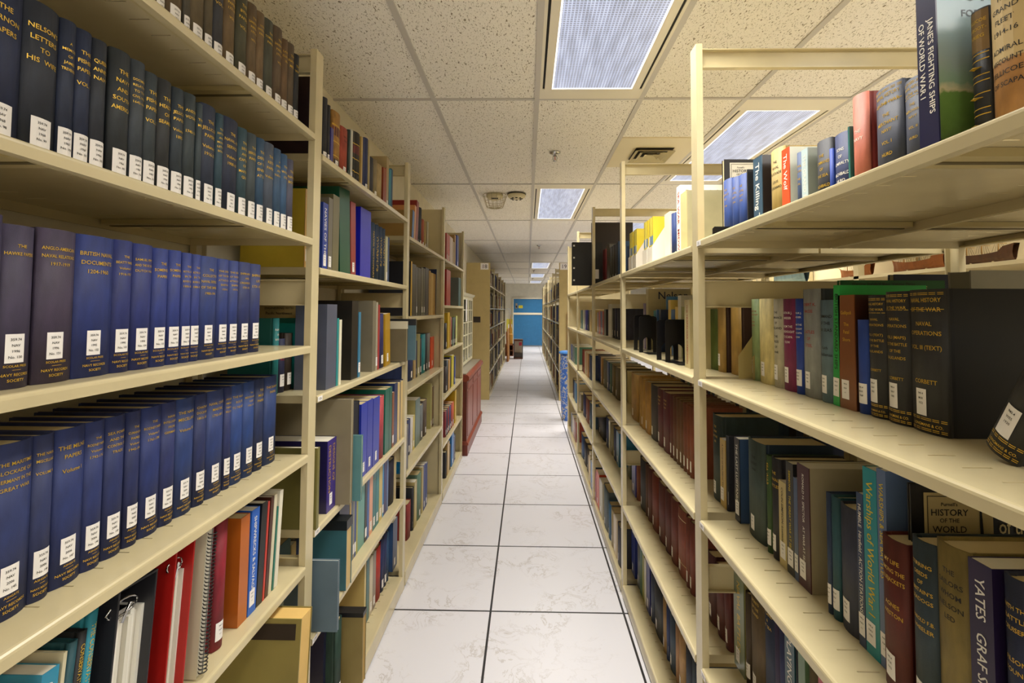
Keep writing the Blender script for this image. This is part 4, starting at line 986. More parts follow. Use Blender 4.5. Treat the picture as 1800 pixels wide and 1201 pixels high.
 (3.6829, 0.0485, 0.28, -0.67, 0.2,'#7c6c5c', {'k':'p','lab':1}),
]),
('L3D','L',3,'fourth',0.561,{},[
 (2.7255, 0.0529, 0.2, -0.667, 0.2,'#27305c', {'lab':1}),
 (2.7825, 0.0439, 0.2, -0.667, 0.2,'#d8d0cc', {'k':'p','lab':1}),
 (2.8334, 0.0427, 0.2, -0.667, 0.2,'#c9b43c', {'k':'p','lab':1}),
 (2.8906, 0.1217, 0.28, -0.667, 0.2,'#56706a', {'k':'p','c2':'#a89e68'}),
 (3.0202, 0.1073, 0.22, -0.667, 0.2,'#6d7478', {'lab':1}),
 (3.136, 0.1067, 0.23, -0.667, 0.2,'#56463a', {'lab':1}),
 (3.3471, 0.0497, 0.31, -0.667, 0.24,'#a8a068', {'k':'f','lab':1}),
 (3.4069, 0.0471, 0.28, -0.667, 0.2,'#6c4a30', {'k':'p','lab':1}),
 (3.488, 0.0236, 0.26, -0.667, 0.2,'#4c6c5c', {'k':'p','lab':1}),
]),
('L3E','L',3,'bottom',0.08,{},[
 (2.7527, 0.0868, 0.2, -0.67, 0.2,'#7e2622', {}),
 (2.8744, 0.0285, 0.25, -0.67, 0.2,'#25262c', {'lab':1}),
 (2.9101, 0.0591, 0.27, -0.67, 0.2,'#b4a26c', {'k':'p'}),
 (3.0074, 0.1041, 0.28, -0.67, 0.2,'#5e7c6c', {'k':'b','lab':1}),
 (3.1198, 0.0337, 0.29, -0.67, 0.2,'#b8a878', {'k':'p'}),
 (3.1621, 0.0522, 0.29, -0.67, 0.2,'#28408c', {'k':'p','lab':1}),
 (3.2232, 0.0543, 0.28, -0.67, 0.2,'#2a4288', {'k':'p','lab':1}),
 (3.488, 0.1248, 0.34, -0.67, 0.26,'#20275c', {'k':'f'}),
 (3.6698, 0.0469, 0.34, -0.67, 0.2,'#5c2c28', {'k':'f'}),
]),
('L4A','L',4,'top',1.765,{},[
 (3.7045, 0.067, 0.22, -0.63, 0.2,'#a83c34', {'k':'p','lab':1}),
 (3.7797, 0.0754, 0.22, -0.63, 0.2,'#b8443a', {'k':'p','lab':1}),
 (3.8695, 0.149, 0.22, -0.63, 0.2,'#c8b8b0', {'k':'p'}),
 (4.034, 0.0633, 0.2, -0.63, 0.2,'#a08c64', {'k':'p'}),
 (4.1134, 0.0658, 0.27, -0.63, 0.2,'#9c7a48', {'k':'p'}),
 (4.2472, 0.1061, 0.29, -0.63, 0.2,'#27429a', {'k':'p','lab':1}),
]),
('L4B','L',4,'second',1.42,{},[
 (3.6978, 0.1927, 0.28, -0.625, 0.2,'#9c2420', {'k':'f'}),
 (4.3429, 0.1491, 0.26, -0.625, 0.22,'#3e5c60', {'k':'p','c2':'#5c6460'}),
]),
('L4C','L',4,'third',1.083,{},[
 (3.6941, 0.0525, 0.2, -0.625, 0.2,'#2c2c30', {'lab':1}),
 (3.7734, 0.0969, 0.28, -0.625, 0.2,'#c8a41c', {'k':'p','lean':-2}),
 (3.8845, 0.0434, 0.25, -0.625, 0.2,'#b88448', {'k':'p'}),
 (3.9426, 0.0751, 0.24, -0.625, 0.2,'#6c1f1c', {'lab':1}),
 (4.033, 0.0626, 0.24, -0.625, 0.2,'#4c6c5c', {'lab':1,'k':'p'}),
 (4.1277, 0.0656, 0.24, -0.625, 0.2,'#222428', {'lab':1}),
 (4.21, 0.0683, 0.25, -0.625, 0.2,'#c8cc84', {'k':'p','lab':1}),
]),
('L4D','L',4,'fourth',0.746,{},[
 (3.7165, 0.0526, 0.2, -0.625, 0.2,'#3a3030', {'lab':1}),
 (3.7824, 0.0407, 0.24, -0.625, 0.2,'#444c54', {}),
 (3.8369, 0.0704, 0.24, -0.625, 0.2,'#c4944c', {'k':'p'}),
 (3.9217, 0.0438, 0.25, -0.625, 0.2,'#262a4c', {}),
 (3.9952, 0.1077, 0.26, -0.625, 0.2,'#d0c030', {'k':'p'}),
 (4.151, 0.0491, 0.24, -0.625, 0.2,'#26429c', {'k':'p','lab':1}),
]),
('L4E','L',4,'fifth',0.403,{},[
 (3.7262, 0.0523, 0.2, -0.625, 0.2,'#7c2430', {'lab':1}),
 (3.7865, 0.0596, 0.2, -0.625, 0.2,'#2a3048', {'lab':1}),
 (3.8544, 0.0618, 0.2, -0.625, 0.2,'#842a2c', {'lab':1}),
 (3.9247, 0.0641, 0.2, -0.625, 0.2,'#243c6c', {'lab':1}),
 (3.9977, 0.0665, 0.2, -0.625, 0.2,'#8c3434', {'lab':1}),
 (4.0734, 0.0851, 0.2, -0.625, 0.2,'#b8583a', {'lab':1}),
 (4.1909, 0.0834, 0.28, -0.625, 0.2,'#c8a41c', {'k':'p'}),
]),
('L4F','L',4,'bottom',0.07,{},[
 (3.7907, 0.0532, 0.2, -0.63, 0.2,'#26262c', {}),
 (3.8575, 0.0976, 0.25, -0.63, 0.2,'#b8985c', {'k':'p'}),
 (3.9839, 0.0589, 0.2, -0.63, 0.2,'#4c4034', {}),
 (4.0729, 0.1091, 0.27, -0.63, 0.2,'#2c7cc4', {'k':'p','lab':1}),
 (4.1981, 0.0325, 0.22, -0.63, 0.2,'#8c7c80', {'k':'p'}),
 (4.247, 0.0501, 0.22, -0.63, 0.2,'#3c4c64', {'lab':1}),
]),
('R3A','R',3,'top',1.575,{},[
 (3.0042, 0.0475, 0.25, 0.57, 0.2,'#27476c', {'lab':1}),
 (3.0614, 0.0798, 0.25, 0.57, 0.2,'#26282e', {'lab':1}),
 (3.1515, 0.0846, 0.25, 0.57, 0.2,'#2c2620', {'lab':1}),
 (3.247, 0.0899, 0.25, 0.57, 0.2,'#3c3a30', {'lab':1}),
 (3.3484, 0.1056, 0.28, 0.57, 0.2,'#565040', {'k':'f'}),
 (3.5454, 0.1353, 0.27, 0.57, 0.2,'#6a1c20', {}),
 (3.7378, 0.2144, 0.24, 0.57, 0.2,'#2c2426', {}),
]),
('R3B','R',3,'second',1.2,{},[
 (3.0549, 0.0874, 0.2, 0.58, 0.2,'#282c40', {'lab':1}),
 (3.1523, 0.0825, 0.2, 0.58, 0.2,'#222848', {'lab':1}),
 (3.2455, 0.0652, 0.2, 0.58, 0.2,'#2a2a30', {'lab':1}),
 (3.3218, 0.1322, 0.23, 0.58, 0.2,'#c8c4b4', {'k':'p'}),
 (3.5614, 0.0788, 0.24, 0.58, 0.2,'#23252c', {'k':'p'}),
 (3.6672, 0.0694, 0.18, 0.58, 0.2,'#9c2c30', {'k':'p','lab':1}),
 (3.7508, 0.0727, 0.18, 0.58, 0.2,'#2c4a8c', {'k':'p','lab':1}),
 (3.8384, 0.0761, 0.18, 0.58, 0.2,'#b4344c', {'k':'p','lab':1}),
 (3.9301, 0.0799, 0.17, 0.58, 0.2,'#8c8498', {'k':'p','lab':1}),
]),
('R3C','R',3,'third',0.823,{},[
 (3.0097, 0.1557, 0.2, 0.57, 0.2,'#5c5238', {'lab':1}),
 (3.1757, 0.1066, 0.2, 0.57, 0.2,'#70603c', {'lab':1}),
 (3.2933, 0.0796, 0.2, 0.57, 0.2,'#4c6c64', {'lab':1}),
 (3.3845, 0.0695, 0.2, 0.57, 0.2,'#2c4c84', {'lab':1,'k':'p'}),
 (3.488, 0.1759, 0.2, 0.57, 0.2,'#6c6a5c', {'lab':1}),
 (3.6778, 0.0707, 0.2, 0.57, 0.2,'#b08a50', {'lab':1,'k':'p'}),
 (3.7775, 0.1682, 0.2, 0.57, 0.2,'#263a70', {'lab':1}),
]),
('R3D','R',3,'fourth',0.44,{},[
 (2.9435, 0.0833, 0.2, 0.556, 0.2,'#3c7898', {'lab':1,'k':'p'}),
 (3.0363, 0.1196, 0.2, 0.556, 0.2,'#2c3c60', {'lab':1}),
 (3.1663, 0.0748, 0.2, 0.556, 0.2,'#8c8460', {'lab':1}),
 (3.252, 0.056, 0.2, 0.556, 0.2,'#b8b090', {'lab':1,'k':'p'}),
 (3.3195, 0.1314, 0.2, 0.556, 0.2,'#28386c', {'lab':1}),
 (3.5142, 0.3241, 0.21, 0.556, 0.2,'#1e222c', {'lab':1}),
]),
('R3E','R',3,'bottom',0.065,{},[
 (2.5202, 0.094, 0.2, 0.48, 0.2,'#34343a', {'lab':1}),
 (2.6223, 0.0845, 0.2, 0.48, 0.2,'#c9b89a', {'lab':1,'k':'p'}),
 (2.7156, 0.0909, 0.2, 0.48, 0.2,'#9c8c68', {'lab':1}),
 (2.816, 0.0779, 0.2, 0.48, 0.2,'#2c5878', {'lab':1}),
 (2.9039, 0.171, 0.24, 0.48, 0.2,'#4e5a5c', {'lab':1}),
 (3.0978, 0.132, 0.22, 0.48, 0.2,'#b4ac94', {'lab':1,'k':'p'}),
 (3.2424, 0.1178, 0.23, 0.48, 0.2,'#d0401e', {'lab':1,'k':'p'}),
 (3.3738, 0.0802, 0.2, 0.48, 0.2,'#b46078', {'lab':1,'k':'p'}),
 (3.488, 0.1842, 0.2, 0.48, 0.2,'#2f6ca4', {'lab':1,'k':'p'}),
 (3.6885, 0.1012, 0.2, 0.48, 0.2,'#c8a83c', {'lab':1,'k':'p'}),
]),
('R4B','R',4,'second',1.2,{},[
 (4.2144, 0.1348, 0.19, 0.56, 0.18,'#a08a54', {'k':'p'}),
 (4.4302, 0.0828, 0.19, 0.56, 0.18,'#252b4c', {'lab':1}),
 (4.5795, 0.1129, 0.19, 0.56, 0.18,'#3a3a90', {'lab':1,'k':'p'}),
 (4.7157, 0.1446, 0.19, 0.56, 0.18,'#b8c0b4', {'lab':1,'k':'p'}),
 (4.8852, 0.1822, 0.19, 0.56, 0.18,'#1f6474', {'lab':1,'k':'p'}),
]),
('R4C','R',4,'third',0.823,{},[
 (3.8763, 0.1431, 0.2, 0.51, 0.2,'#2c3c60', {'lab':1}),
 (4.038, 0.1355, 0.2, 0.51, 0.2,'#b8884c', {'lab':1,'k':'p'}),
 (4.1936, 0.0824, 0.2, 0.51, 0.2,'#b8b08c', {'lab':1,'k':'p'}),
 (4.2971, 0.1088, 0.2, 0.51, 0.2,'#8c3428', {'lab':1}),
 (4.4284, 0.0846, 0.2, 0.51, 0.2,'#6c1c20', {'lab':1}),
]),
('R4D','R',4,'fourth',0.44,{},[
 (3.8629, 0.1413, 0.2, 0.51, 0.2,'#3c5874', {'lab':1}),
 (4.0227, 0.235, 0.2, 0.51, 0.2,'#7c4030', {'lab':1}),
 (4.2785, 0.1745, 0.2, 0.51, 0.2,'#202860', {'lab':1}),
 (4.5696, 0.1483, 0.15, 0.51, 0.2,'#8c8468', {'lab':1,'k':'p'}),
]),
('R4E','R',4,'bottom',0.065,{},[
 (3.7257, 0.1681, 0.2, 0.5, 0.2,'#b0a47c', {'lab':1,'k':'p'}),
 (3.9292, 0.1487, 0.2, 0.5, 0.2,'#4c4438', {'lab':1}),
 (4.117, 0.1638, 0.2, 0.5, 0.2,'#2c2c34', {'lab':1}),
 (4.3238, 0.1892, 0.2, 0.5, 0.2,'#33507c', {'lab':1}),
]),
('R5B','R',5,'second',1.2,{},[
]),
('R5C','R',5,'third',0.823,{},[
 (5.0047, 0.1516, 0.18, 0.5, 0.2,'#4c7c6c', {'lab':1,'k':'p'}),
 (5.1878, 0.1632, 0.18, 0.5, 0.2,'#6c7c84', {'lab':1,'k':'p'}),
 (5.3848, 0.1399, 0.18, 0.5, 0.2,'#26489c', {'lab':1,'k':'p'}),
]),
('R5D','R',5,'fourth',0.44,{},[
 (4.9467, 0.1781, 0.2, 0.5, 0.2,'#2c78b4', {'k':'p'}),
 (5.1558, 0.194, 0.2, 0.5, 0.2,'#24283c', {'lab':1}),
]),
('R5E','R',5,'bottom',0.065,{},[
 (4.876, 0.1761, 0.2, 0.49, 0.2,'#8c3c2c', {'k':'p'}),
 (5.0827, 0.1588, 0.2, 0.49, 0.2,'#d0ccc0', {'k':'p','rings':1}),
 (5.2745, 0.1015, 0.2, 0.49, 0.2,'#3c5c84', {'k':'p'}),
]),
('R2Br','R',2,'second',1.2,{'recess': 1},[
 (1.3839, 0.0619, 0.2, 0.6, 0.17,'#a8853e', {'lab':0,'c2':'#3c2414'}),
 (1.4544, 0.0499, 0.2, 0.585, 0.17,'#a88642', {'lab':1,'c2':'#3c2414'}),
 (1.5066, 0.1062, 0.19, 0.585, 0.17,'#56682c', {'lab':1}),
]),
]

SHW = {'top': 'top shelf', 'bottom': 'bottom shelf'}
def bayname(side, y):
    ys = YL if side == 'L' else YR
    k = 1
    while k < len(ys)-1 and y > ys[k]+.02: k += 1

    return k
BOOKS = []
for nm, side, bk, shelf, z, flags, items in ROWS:
    for (y, w_, h, X, d, col, o) in items:
        o = dict(o)
        if flags.get('pub'): o['pub'] = 1 if nm == 'L1C' else 2
        if nm in ('L1A', 'L1B'): o['low'] = 1
        kk = bayname(side, y+w_/2)
        zz = min(ZS[side, kk], key=lambda q: abs(q-z))
        dist = math.sqrt(X*X+(y+w_/2)**2+.3)
        vis = abs(X)/dist
        BOOKS.append(dict(row=nm, side=side, bay=kk, z=zz, y=y, w=max(w_, .0035), h=h, X=X, d=d, col=col, o=o, area=w_*h*vis/dist**2*(.55 if flags.get('recess') else 1)))
for i, b in enumerate(BOOKS):
    # clearance to the shelf above
    ups = [q for q in ZS[b['side'], b['bay']] if q > b['z']+.05]
    if ups: b['h'] = min(b['h'], min(ups)-.026-b['z'])
ranked = sorted(BOOKS, key=lambda b: -b['area']); NBOOK = 300
for i, b in enumerate(ranked): b['own'] = i < NBOOK
groups = {}
for b in BOOKS: groups.setdefault((b['side'], b['bay'], b['z'], b['row'][-1] == 'r'), []).append(b)
far = MB(); COUNT = {}
SHN = {}
for key, zs in ZS.items():
    for i, z in enumerate(zs): SHN[key+(z,)] = 'top shelf' if i == 0 else ('bottom shelf' if i == len(zs)-1 else ordw(i+1)+' shelf')
def book_frame(b):
    left = b['side'] == 'L'
    rz = PI/2 if left else -PI/2
    lean = R(b['o'].get('lean', 0))*(1 if left else -1)      # + leans away from the reader
    # rotation about the bottom edge the book rests on
    w_ = b['w']; cx = b['y']+w_/2; z = b['z']+.0004
    if abs(lean) > 1e-4: z += abs(math.sin(lean))*w_/2
    X = b['X'] if not left else -abs(b['X'])
    return (X, cx, z), (0, lean, rz)
for key, bs in groups.items():
    bs.sort(key=lambda b: b['y'])
    side, k, z, rec = key
    seq = bs if k > 1 else bs[::-1]
    for n, b in enumerate(seq):
        left = side == 'L'; o = b['o']; dist = b['y']
        near = b['own'] and dist < 2.6
        if nm_call := (b['row'][:3] in ('L1A', 'L1B', 'L1C', 'L1D')):
            num = {'A': 60, 'B': 99, 'C': 129, 'D': 145}[b['row'][2]]+(n if False else sorted(groups[key], key=lambda q: q['y']).index(b))-1
            yr = {'A': 1910+n, 'B': 1958+n//2, 'C': 1990+n//2, 'D': 2003+n//4}[b['row'][2]]
            o['call'] = ('359.74', 'NAV', str(yr), 'No. %d' % num)
        elif o.get('lab') == 2: o['call'] = ('940.4', rnd.choice(['NAV', 'HUR', 'COR', 'MAR', 'WES']), str(rnd.randint(1915, 1990)))
        c, p, lb = book_meshes(b['w'], b['h'], b['d'], b['col'], o, near, n, left)
        loc, rot = book_frame(b)
        if b['own']:
            root = c.build('book', None, loc, rot)
            cn = cname(b['col'])
            frm = {'b': 'cloth book', 'p': 'slim book', 'f': 'large folder-like volume'}[o.get('k', 'b')]
            if o.get('leather'): frm = 'gilt leather book'
            bn = {('L', 1): 'nearest wall-side bay', ('L', 2): 'second wall-side bay', ('L', 3): 'third wall-side bay', ('L', 4): 'fourth wall-side bay', ('R', 1): 'nearest open-side bay', ('R', 2): 'second open-side bay', ('R', 3): 'third open-side bay', ('R', 4): 'fourth open-side bay', ('R', 5): 'fifth open-side bay'}[side, k]
            frm = frm.replace('large folder-like volume', 'tall folder')
            end = 'near end' if k > 1 else 'far end'
            lab = f"{cn} {frm}, {ordw(n+1)} from {end}{' of recessed row' if rec else ''}, {SHN[side, k, z]}, {bn}"
            tag(root, lab, 'book', f"books on the {SHN[side, k, z]} of the {bn}")
            p.build('page_block', root)
            if lb: lb.build('spine_label', root)
        else:
            M = Matrix.Translation(loc) @ Matrix.Rotation(rot[2], 4, 'Z') @ Matrix.Rotation(rot[1], 4, 'Y')
            for part in (c, p, lb):
                if part:
                    base = len(far.v); far.v += [tuple(M @ Vector(v)) for v in part.v]
                    mp = [far.mi(m) for m in part.mats]
                    far.f += [tuple(i+base for i in f) for f in part.f]; far.m += [mp[i] for i in part.m]; far.sm += part.sm

# ------------------------------------------------------------------ far stacks 18 and 19
def far_range(side, f, b, y0, nb, zs, label, num, numx):
    s = -1 if side == 'L' else 1; o = (f, y0, 0); P = 1.05
    for k in range(nb):
        r = empty('shelving_unit', (f, y0+k*P, 0)); oo = (f, y0+k*P, 0)
        tag(r, f'{ORDW[k+1]} bay of the distant beige stack {"beyond the red-brown cabinet" if side == "L" else "behind the floral bin"}', 'bookshelf', f'bays of the far stack numbered {num}')
        for i, z in enumerate(zs):
            m = MB(); ya, yb = y0+k*P+.05, y0+(k+1)*P
            m.box(f, b, ya, yb, z-.02 if i < len(zs)-1 else .01, z, BEIGE if k % 2 else BEIGE); shift(m, oo).build('shelf', r)
        m = MB(); yy = y0+(k+1)*P
        m.box(f, f+s*.02, yy, yy+.045, 0, 2.128, BEIGE); shift(m, oo).build('post', r)
        if k == 0:
            m = MB(); m.box(f, b, y0, y0+.03, 0, 2.128, mat('#b9a670', .5, 'paint')); ep = shift(m, oo).build('end_panel', r)
            m = MB(); m.box(numx, numx+.125, y0-.001, y0-.003, 2.02, 2.122, LABEL)
            put_text(m, num, .085, lambda a_, b_: (numx+.062+a_, y0-.0035, 2.042+b_), mat('#4a4a52', .6)); shift(m, oo).build('number_sign', ep)
            if side == 'L':
                m = MB(); m.box(-.84, -.73, y0-.001, y0-.004, 1.195, 1.285, mat('#2b2119', .5)); shift(m, oo).build('card_plate', ep)
            else: 
                m = MB(); m.box(.617, .64, y0-.001, y0-.03, .6, 1.36, mat('#b98c4c', .5, 'wood')); shift(m, oo).build('wood_strip', ep)
        m = MB(); m.box(min(f, b)+.02, max(f, b), yy+.01, yy+.014, 2.06, 2.12, BEIGE); shift(m, oo).build('side_tie', r)
        if k == nb-1:
            m = MB(); m.box(f, b, yy+.045, yy+.05, 0, 2.128, BEIGE); shift(m, oo).build('end_panel', r)
        # its books belong to the one mass of distant books
        pal = ['#3a3d4c', '#7c7260', '#8c7c54', '#b4aa8c', '#27324c', '#4c4a40', '#6b3a2c', '#9a8f74', '#2c2e34', '#5c6c74', '#c4bca4', '#84563a', '#30407c']
        for i, z in enumerate(zs):
            y = y0+k*P+.06+rnd.random()*.05; up = (zs[i-1]-.03) if i else z+.33
            end = y0+(k+1)*P-.03-(rnd.random()*.3)
            while y < end:
                w_ = rnd.uniform(.016, .05); h = min(rnd.uniform(.19, .3), up-z-.02); d = rnd.uniform(.15, .22)
                xr = f+s*rnd.uniform(.02, .06); m = mat(rnd.choice(pal), .5)
                far.box(xr, xr+s*d, y, y+w_-.002, z+.0005, z+h, m)
                if rnd.random() < .6: far.box(xr, xr-s*.0008, y+.002, y+w_-.004, z+.02, z+.055, LABEL)
                y += w_
far_range('L', -.585, -.955, 7.48, 5, [1.776, 1.42, 1.108, .761, .41, .07], '', '18', -.735)
far_range('R', .492, .86, 7.45, 8, [1.58, 1.19, .82, .44, .06], '', '19', .506)
# a few more distant books: back rows seen through the open frames of the near stacks
def backrow(side, k, z, X0, y0, y1, dens=.9, hmax=.24):
    y = y0; pal = ['#2c3654', '#5a2a24', '#8c7c54', '#3a3d44', '#a59a74', '#27496c', '#2c2e34', '#6c4a30', '#c4bca4', '#3c5c4c']
    while y < y1:
        w_ = rnd.uniform(.02, .05)
        if rnd.random() < dens:
            h = rnd.uniform(.17, hmax); far.box(X0-.16, X0, y, y+w_-.002, z+.0005, z+h, mat(rnd.choice(pal), .6))
        y += w_
for k in (1, 2, 3):
    for z in ZS['R', k][2:]: backrow('R', k, z, 1.13, YR[k-1]+.1, YR[k]-.05)
backrow('R', 2, ZS['R', 2][1], 1.13, YR[1]+.1, YR[2]-.05, .9, .2)
if far.v: tag(far.build('books'), 'smaller and more distant books along both stacks', 'books', None, 'stuff')

# ------------------------------------------------------------------ single objects on the shelves
def block_book(name, label, cat, x0, x1, y, w_, z, h, col, edge='#d8c9a0', lean=0, cap=None, kind='box', extra=None, leanx=0, group=None):
    """a thin volume standing with its broad face towards the reader of the aisle; x0 is the end at the aisle"""
    r = empty(name, (x0, y+w_/2, z+.0005), (R(lean), R(leanx), 0)); tag(r, label, cat, group)
    s = 1 if x1 > x0 else -1; L = abs(x1-x0); m = mat(col, .5, kind); t = min(.003, w_*.3)
    for a, bb in ((-w_/2, -w_/2+t), (w_/2-t, w_/2)):
        c = MB(); c.box(0, s*L, a, bb, 0, h, m); c.build('cover', r)
    p = MB(); p.box(s*.002, s*(L-.002), -w_/2+t, w_/2-t, .001, h-.002, mat(edge, .8, 'paper')); p.build('page_block', r)
    if cap:
        c = MB(); q = .012 if len(cap) > 2 else 0; c.box(-s*.001 if not q else s*.012, s*L, -w_/2-.0012, (w_/2+.0012) if not q else -w_/2, h-cap[1]-q, h+.001-q, mat(cap[0], .35)); c.build('binding_strip', r)
    if extra: extra(r, s, L, w_, h)
    return r
block_book('bound_report', 'upright olive report with dark top strip, jutting out on lowest shelf of nearest wall-side bay', 'report', -.545, -.76, 1.165, .06, .385, .245, '#86793f', '#d9b56c', lean=-5, cap=('#2a1f1a', .035, 1), extra=lambda r, s, L, w_, h: (
    (lambda m: (m.tube([(s*.11, -w_/2-.002, h-.018), (s*.2, -w_/2-.002, h-.02)], .0022, CHROME), m.build('fastener', r)))(MB())))
block_book('folder', 'slate blue flexible folder jutting out beyond first wall-side upright, near floor', 'folder', -.543, -.70, 1.408, .012, .457, .2, '#5f7484', '#d5d2c4', lean=0)
block_book('storage_box', 'grey board box standing broadside, teal volume beside it, fourth shelf of second wall-side bay', 'box', -.568, -.85, 1.558, .02, .757, .335, '#8a8068', '#9a9078')
block_book('folder', 'teal volume protruding beside the grey board box, second wall-side bay', 'folder', -.543, -.75, 1.588, .014, .757, .212, '#5b8c92', '#d6c49c')
block_book('slipcase', 'black slipcase behind the teal volume, fourth shelf of second wall-side bay', 'box', -.618, -.88, 1.70, .075, .757, .292, '#15151f', '#1a1a24')
block_book('archive_box', 'teal box with black lid strip and tan edge, fifth shelf, second wall-side bay', 'box', -.595, -.80, 1.61, .05, .457, .225, '#356a78', '#cbb078', cap=('#1c2228', .03))
block_book('storage_box', 'brown board box with pale top strip, jutting out, third shelf, second wall-side bay', 'box', -.575, -.80, 2.275, .03, 1.138, .19, '#6a6048', '#8c8060', cap=('#c9c2aa', .035))
block_book('folder', 'slate blue folder with black top strip jutting out past second wall-side upright', 'folder', -.548, -.78, 2.352, .016, 1.138, .2, '#53707c', '#d8c49c', cap=('#23252a', .03))
block_book('bound_report', 'olive report with black clip strip standing upright on bottom shelf, second wall-side bay', 'report', -.567, -.80, 1.705, .035, .082, .245, '#8b7a48', '#b09050', cap=('#1c1c20', .014))
block_book('portfolio', 'huge black album standing upright above the third open-side bay', 'album', .50, .82, 3.735, .03, 1.574, .5, '#2a201e', '#1c1716')
block_book('ring_binder', 'black hole-punched binder jutting out over the aisle, top shelf, open-side stack', 'binder', .335, .56, 3.60, .04, 1.574, .325, '#1b1a1a', '#26241f', extra=lambda r, s, L, w_, h: (
    (lambda m: (m.box(s*.15, s*.20, -w_/2-.0006, -w_/2-.0012, .05, .12, LABEL), m.build('spine_label', r)))(MB()),
    [(lambda m: (m.box(s*.008, s*.02, -w_/2-.0006, -w_/2-.0014, h*q, h*q+.012, LABEL), m.build('rivet', r)))(MB()) for q in (.1, .38, .62, .9)]))
# back-row covers facing down the aisle, nearest open-side bay
def purnell(r, s, L, w_, h, top=True):
    m = MB(); y = -w_/2-.0008; g = mat('#b9a777' if not top else '#e3ddcc', .6)
    m.box(s*.018, s*.118, y, y-.0006, h-.125, h-.012, g); y -= .0011
    m.box(s*.022, s*.114, y, y-.0003, h-.0175, h-.0165, BLACK_INK); m.box(s*.022, s*.023, y, y-.0003, h-.12, h-.0165, BLACK_INK)
    for ln, sz, zz in (("Purnell's", .0072, .031), ('HISTORY', .0135, .045), ('OF THE', .0085, .055), ('WORLD', .0135, .0695), ('WARS', .0135, .084)):
        put_text(m, ln, sz, lambda a, b: (s*.054+a, y-.0004, h-zz+b), BLACK_INK)
    put_text(m, 'Special', .0185, lambda a, b: (s*.058+a, y-.0004, h-.104+b), RED_INK)
    # rifle and silhouettes
    m.add([(s*.098, y-.0005, h-.02), (s*.1, y-.0005, h-.02), (s*.104, y-.0005, h-.09), (s*.098, y-.0005, h-.09)], [(0, 1, 2, 3)], BLACK_INK)
    m.build('printed_cover', r)
    m = MB()
    for i, ln in enumerate(('of the', 'First World War')): put_text(m, ln, .03, lambda a, b: (s*.125+a, y-.0004, h-.07-i*.036+b), g, .72, 'l')
    m.build('cover_lettering', r)
block_book('magazine_binder', 'black binder with World Wars history cover facing out, behind the dark red book', 'binder', .572, .81, .738, .007, .828, .30, '#12100e', '#c9b88c', extra=lambda r, s, L, w_, h: purnell(r, s, L, w_, h, False))
block_book('magazine_binder', 'black-edged World Wars history magazine behind three blue books, top shelf', 'binder', .665, .81, 1.62, .02, 1.574, .325, '#1a1816', '#c9b88c', extra=purnell)
def green_cover(r, s, L, w_, h):
    m = MB(); put_text(m, 'BRITISH STANDARD SHIPS', .0135, lambda a, b: (s*.008+a, -w_/2-.0008, h-.0205+b), mat('#b9a85c', .6), 1, 'l'); put_text(m, 'Wartime Standard Ships  Volume Three', .0075, lambda a, b: (s*.02+a, -w_/2-.0008, h-.0095+b), BLACK_INK, 1, 'l'); m.build('cover_lettering', r)
block_book('hardcover_album', 'wide green British Standard Ships book showing above the brown book', 'book', .615, .815, .952, .012, 1.203, .243, '#0c4f22', '#c9b88c', extra=green_cover)
block_book('hardcover_book', 'large dark blue volume in the back row behind the green album, second shelf', 'book', .845, 1.07, 1.12, .02, 1.203, .268, '#262c44', '#8c8468')
block_book('plastic_magazine_file', 'grey translucent magazine file in the back row above the black volume', 'magazine file', .85, 1.09, .935, .05, 1.203, .262, '#8d8b80', '#7c7a70')
def tan_cover(r, s, L, w_, h):
    m = MB()
    for ln, sz, zz in (('ENGINEERING WITH', .0105, .022), ('Pacific Northwest', .0125, .04), ('ENGINEERING', .0105, .06)): put_text(m, ln, sz, lambda a, b: (-.1+a, -w_/2-.0008, h-zz+b), BLACK_INK)
    m.build('cover_lettering', r)
block_book('hardcover_book', 'tan book with black cover lettering behind the recessed teal books', 'book', -.735, -.945, 1.60, .012, 1.136, .27, '#a8935e', '#c9b88c', extra=tan_cover)
# open-backed ring binders on the nearest wall-side bay
def open_binder(label, y, w_, z, h, col, paper, lean, X=-.625, d=.27):
    r = empty('ring_binder', (X, y+w_/2, z+.001+abs(math.sin(R(lean)))*w_/2), (0, R(lean), PI/2)); tag(r, label, 'binder', 'ring binders on the fifth shelf of the nearest wall-side bay')
    m = mat(col, .32, 'box'); hw = w_/2
    for s in (-1, 1):
        c = MB(); c.box(s*hw, s*(hw-.003), 0, d, 0, h, m); c.build('cover', r, bevel=.001)
    c = MB(); c.box(-hw+.003, hw-.003, d-.003, d, 0, h, m); c.box(-hw, hw, 0, d, h-.0005, h+.0025, m); c.build('spine', r)
    p = MB()
    for q in range(7):
        x0 = -hw*.55+q*w_*.11; p.box(x0, x0+w_*.1, .016+.004*(q % 3), d-.03, .006, h-.05-.006*(q % 2), mat(['#e9e6dc', '#d9d5c8'][q % 2] if paper else '#d4d0c4', .7))
    p.build('paper_stack', r)
    k = MB()
    k.box(-hw*.5, hw*.2, .02, .035, h-.046, h-.040, CHROME)
    k.tube([(-hw*.4+.03*w_/.08*(math.cos(a*PI/8)), .012, h-.032+.012*math.sin(a*PI/8)) for a in range(17)], .0018, CHROME)
    k.tube([(-hw*.4, .01, h-.055), (-hw*.1, .01, h-.03), (hw*.2, .01, h-.036)], .0022, CHROME); k.build('ring_mechanism', r)
    return r
open_binder('large black ring binder with open side outwards, white paper showing', .722, .078, .68, .26, '#26262b', 1, 5)
open_binder('bright red ring binder leaning, open side outwards', .842, .05, .68, .268, '#a81c18', 1, 5)
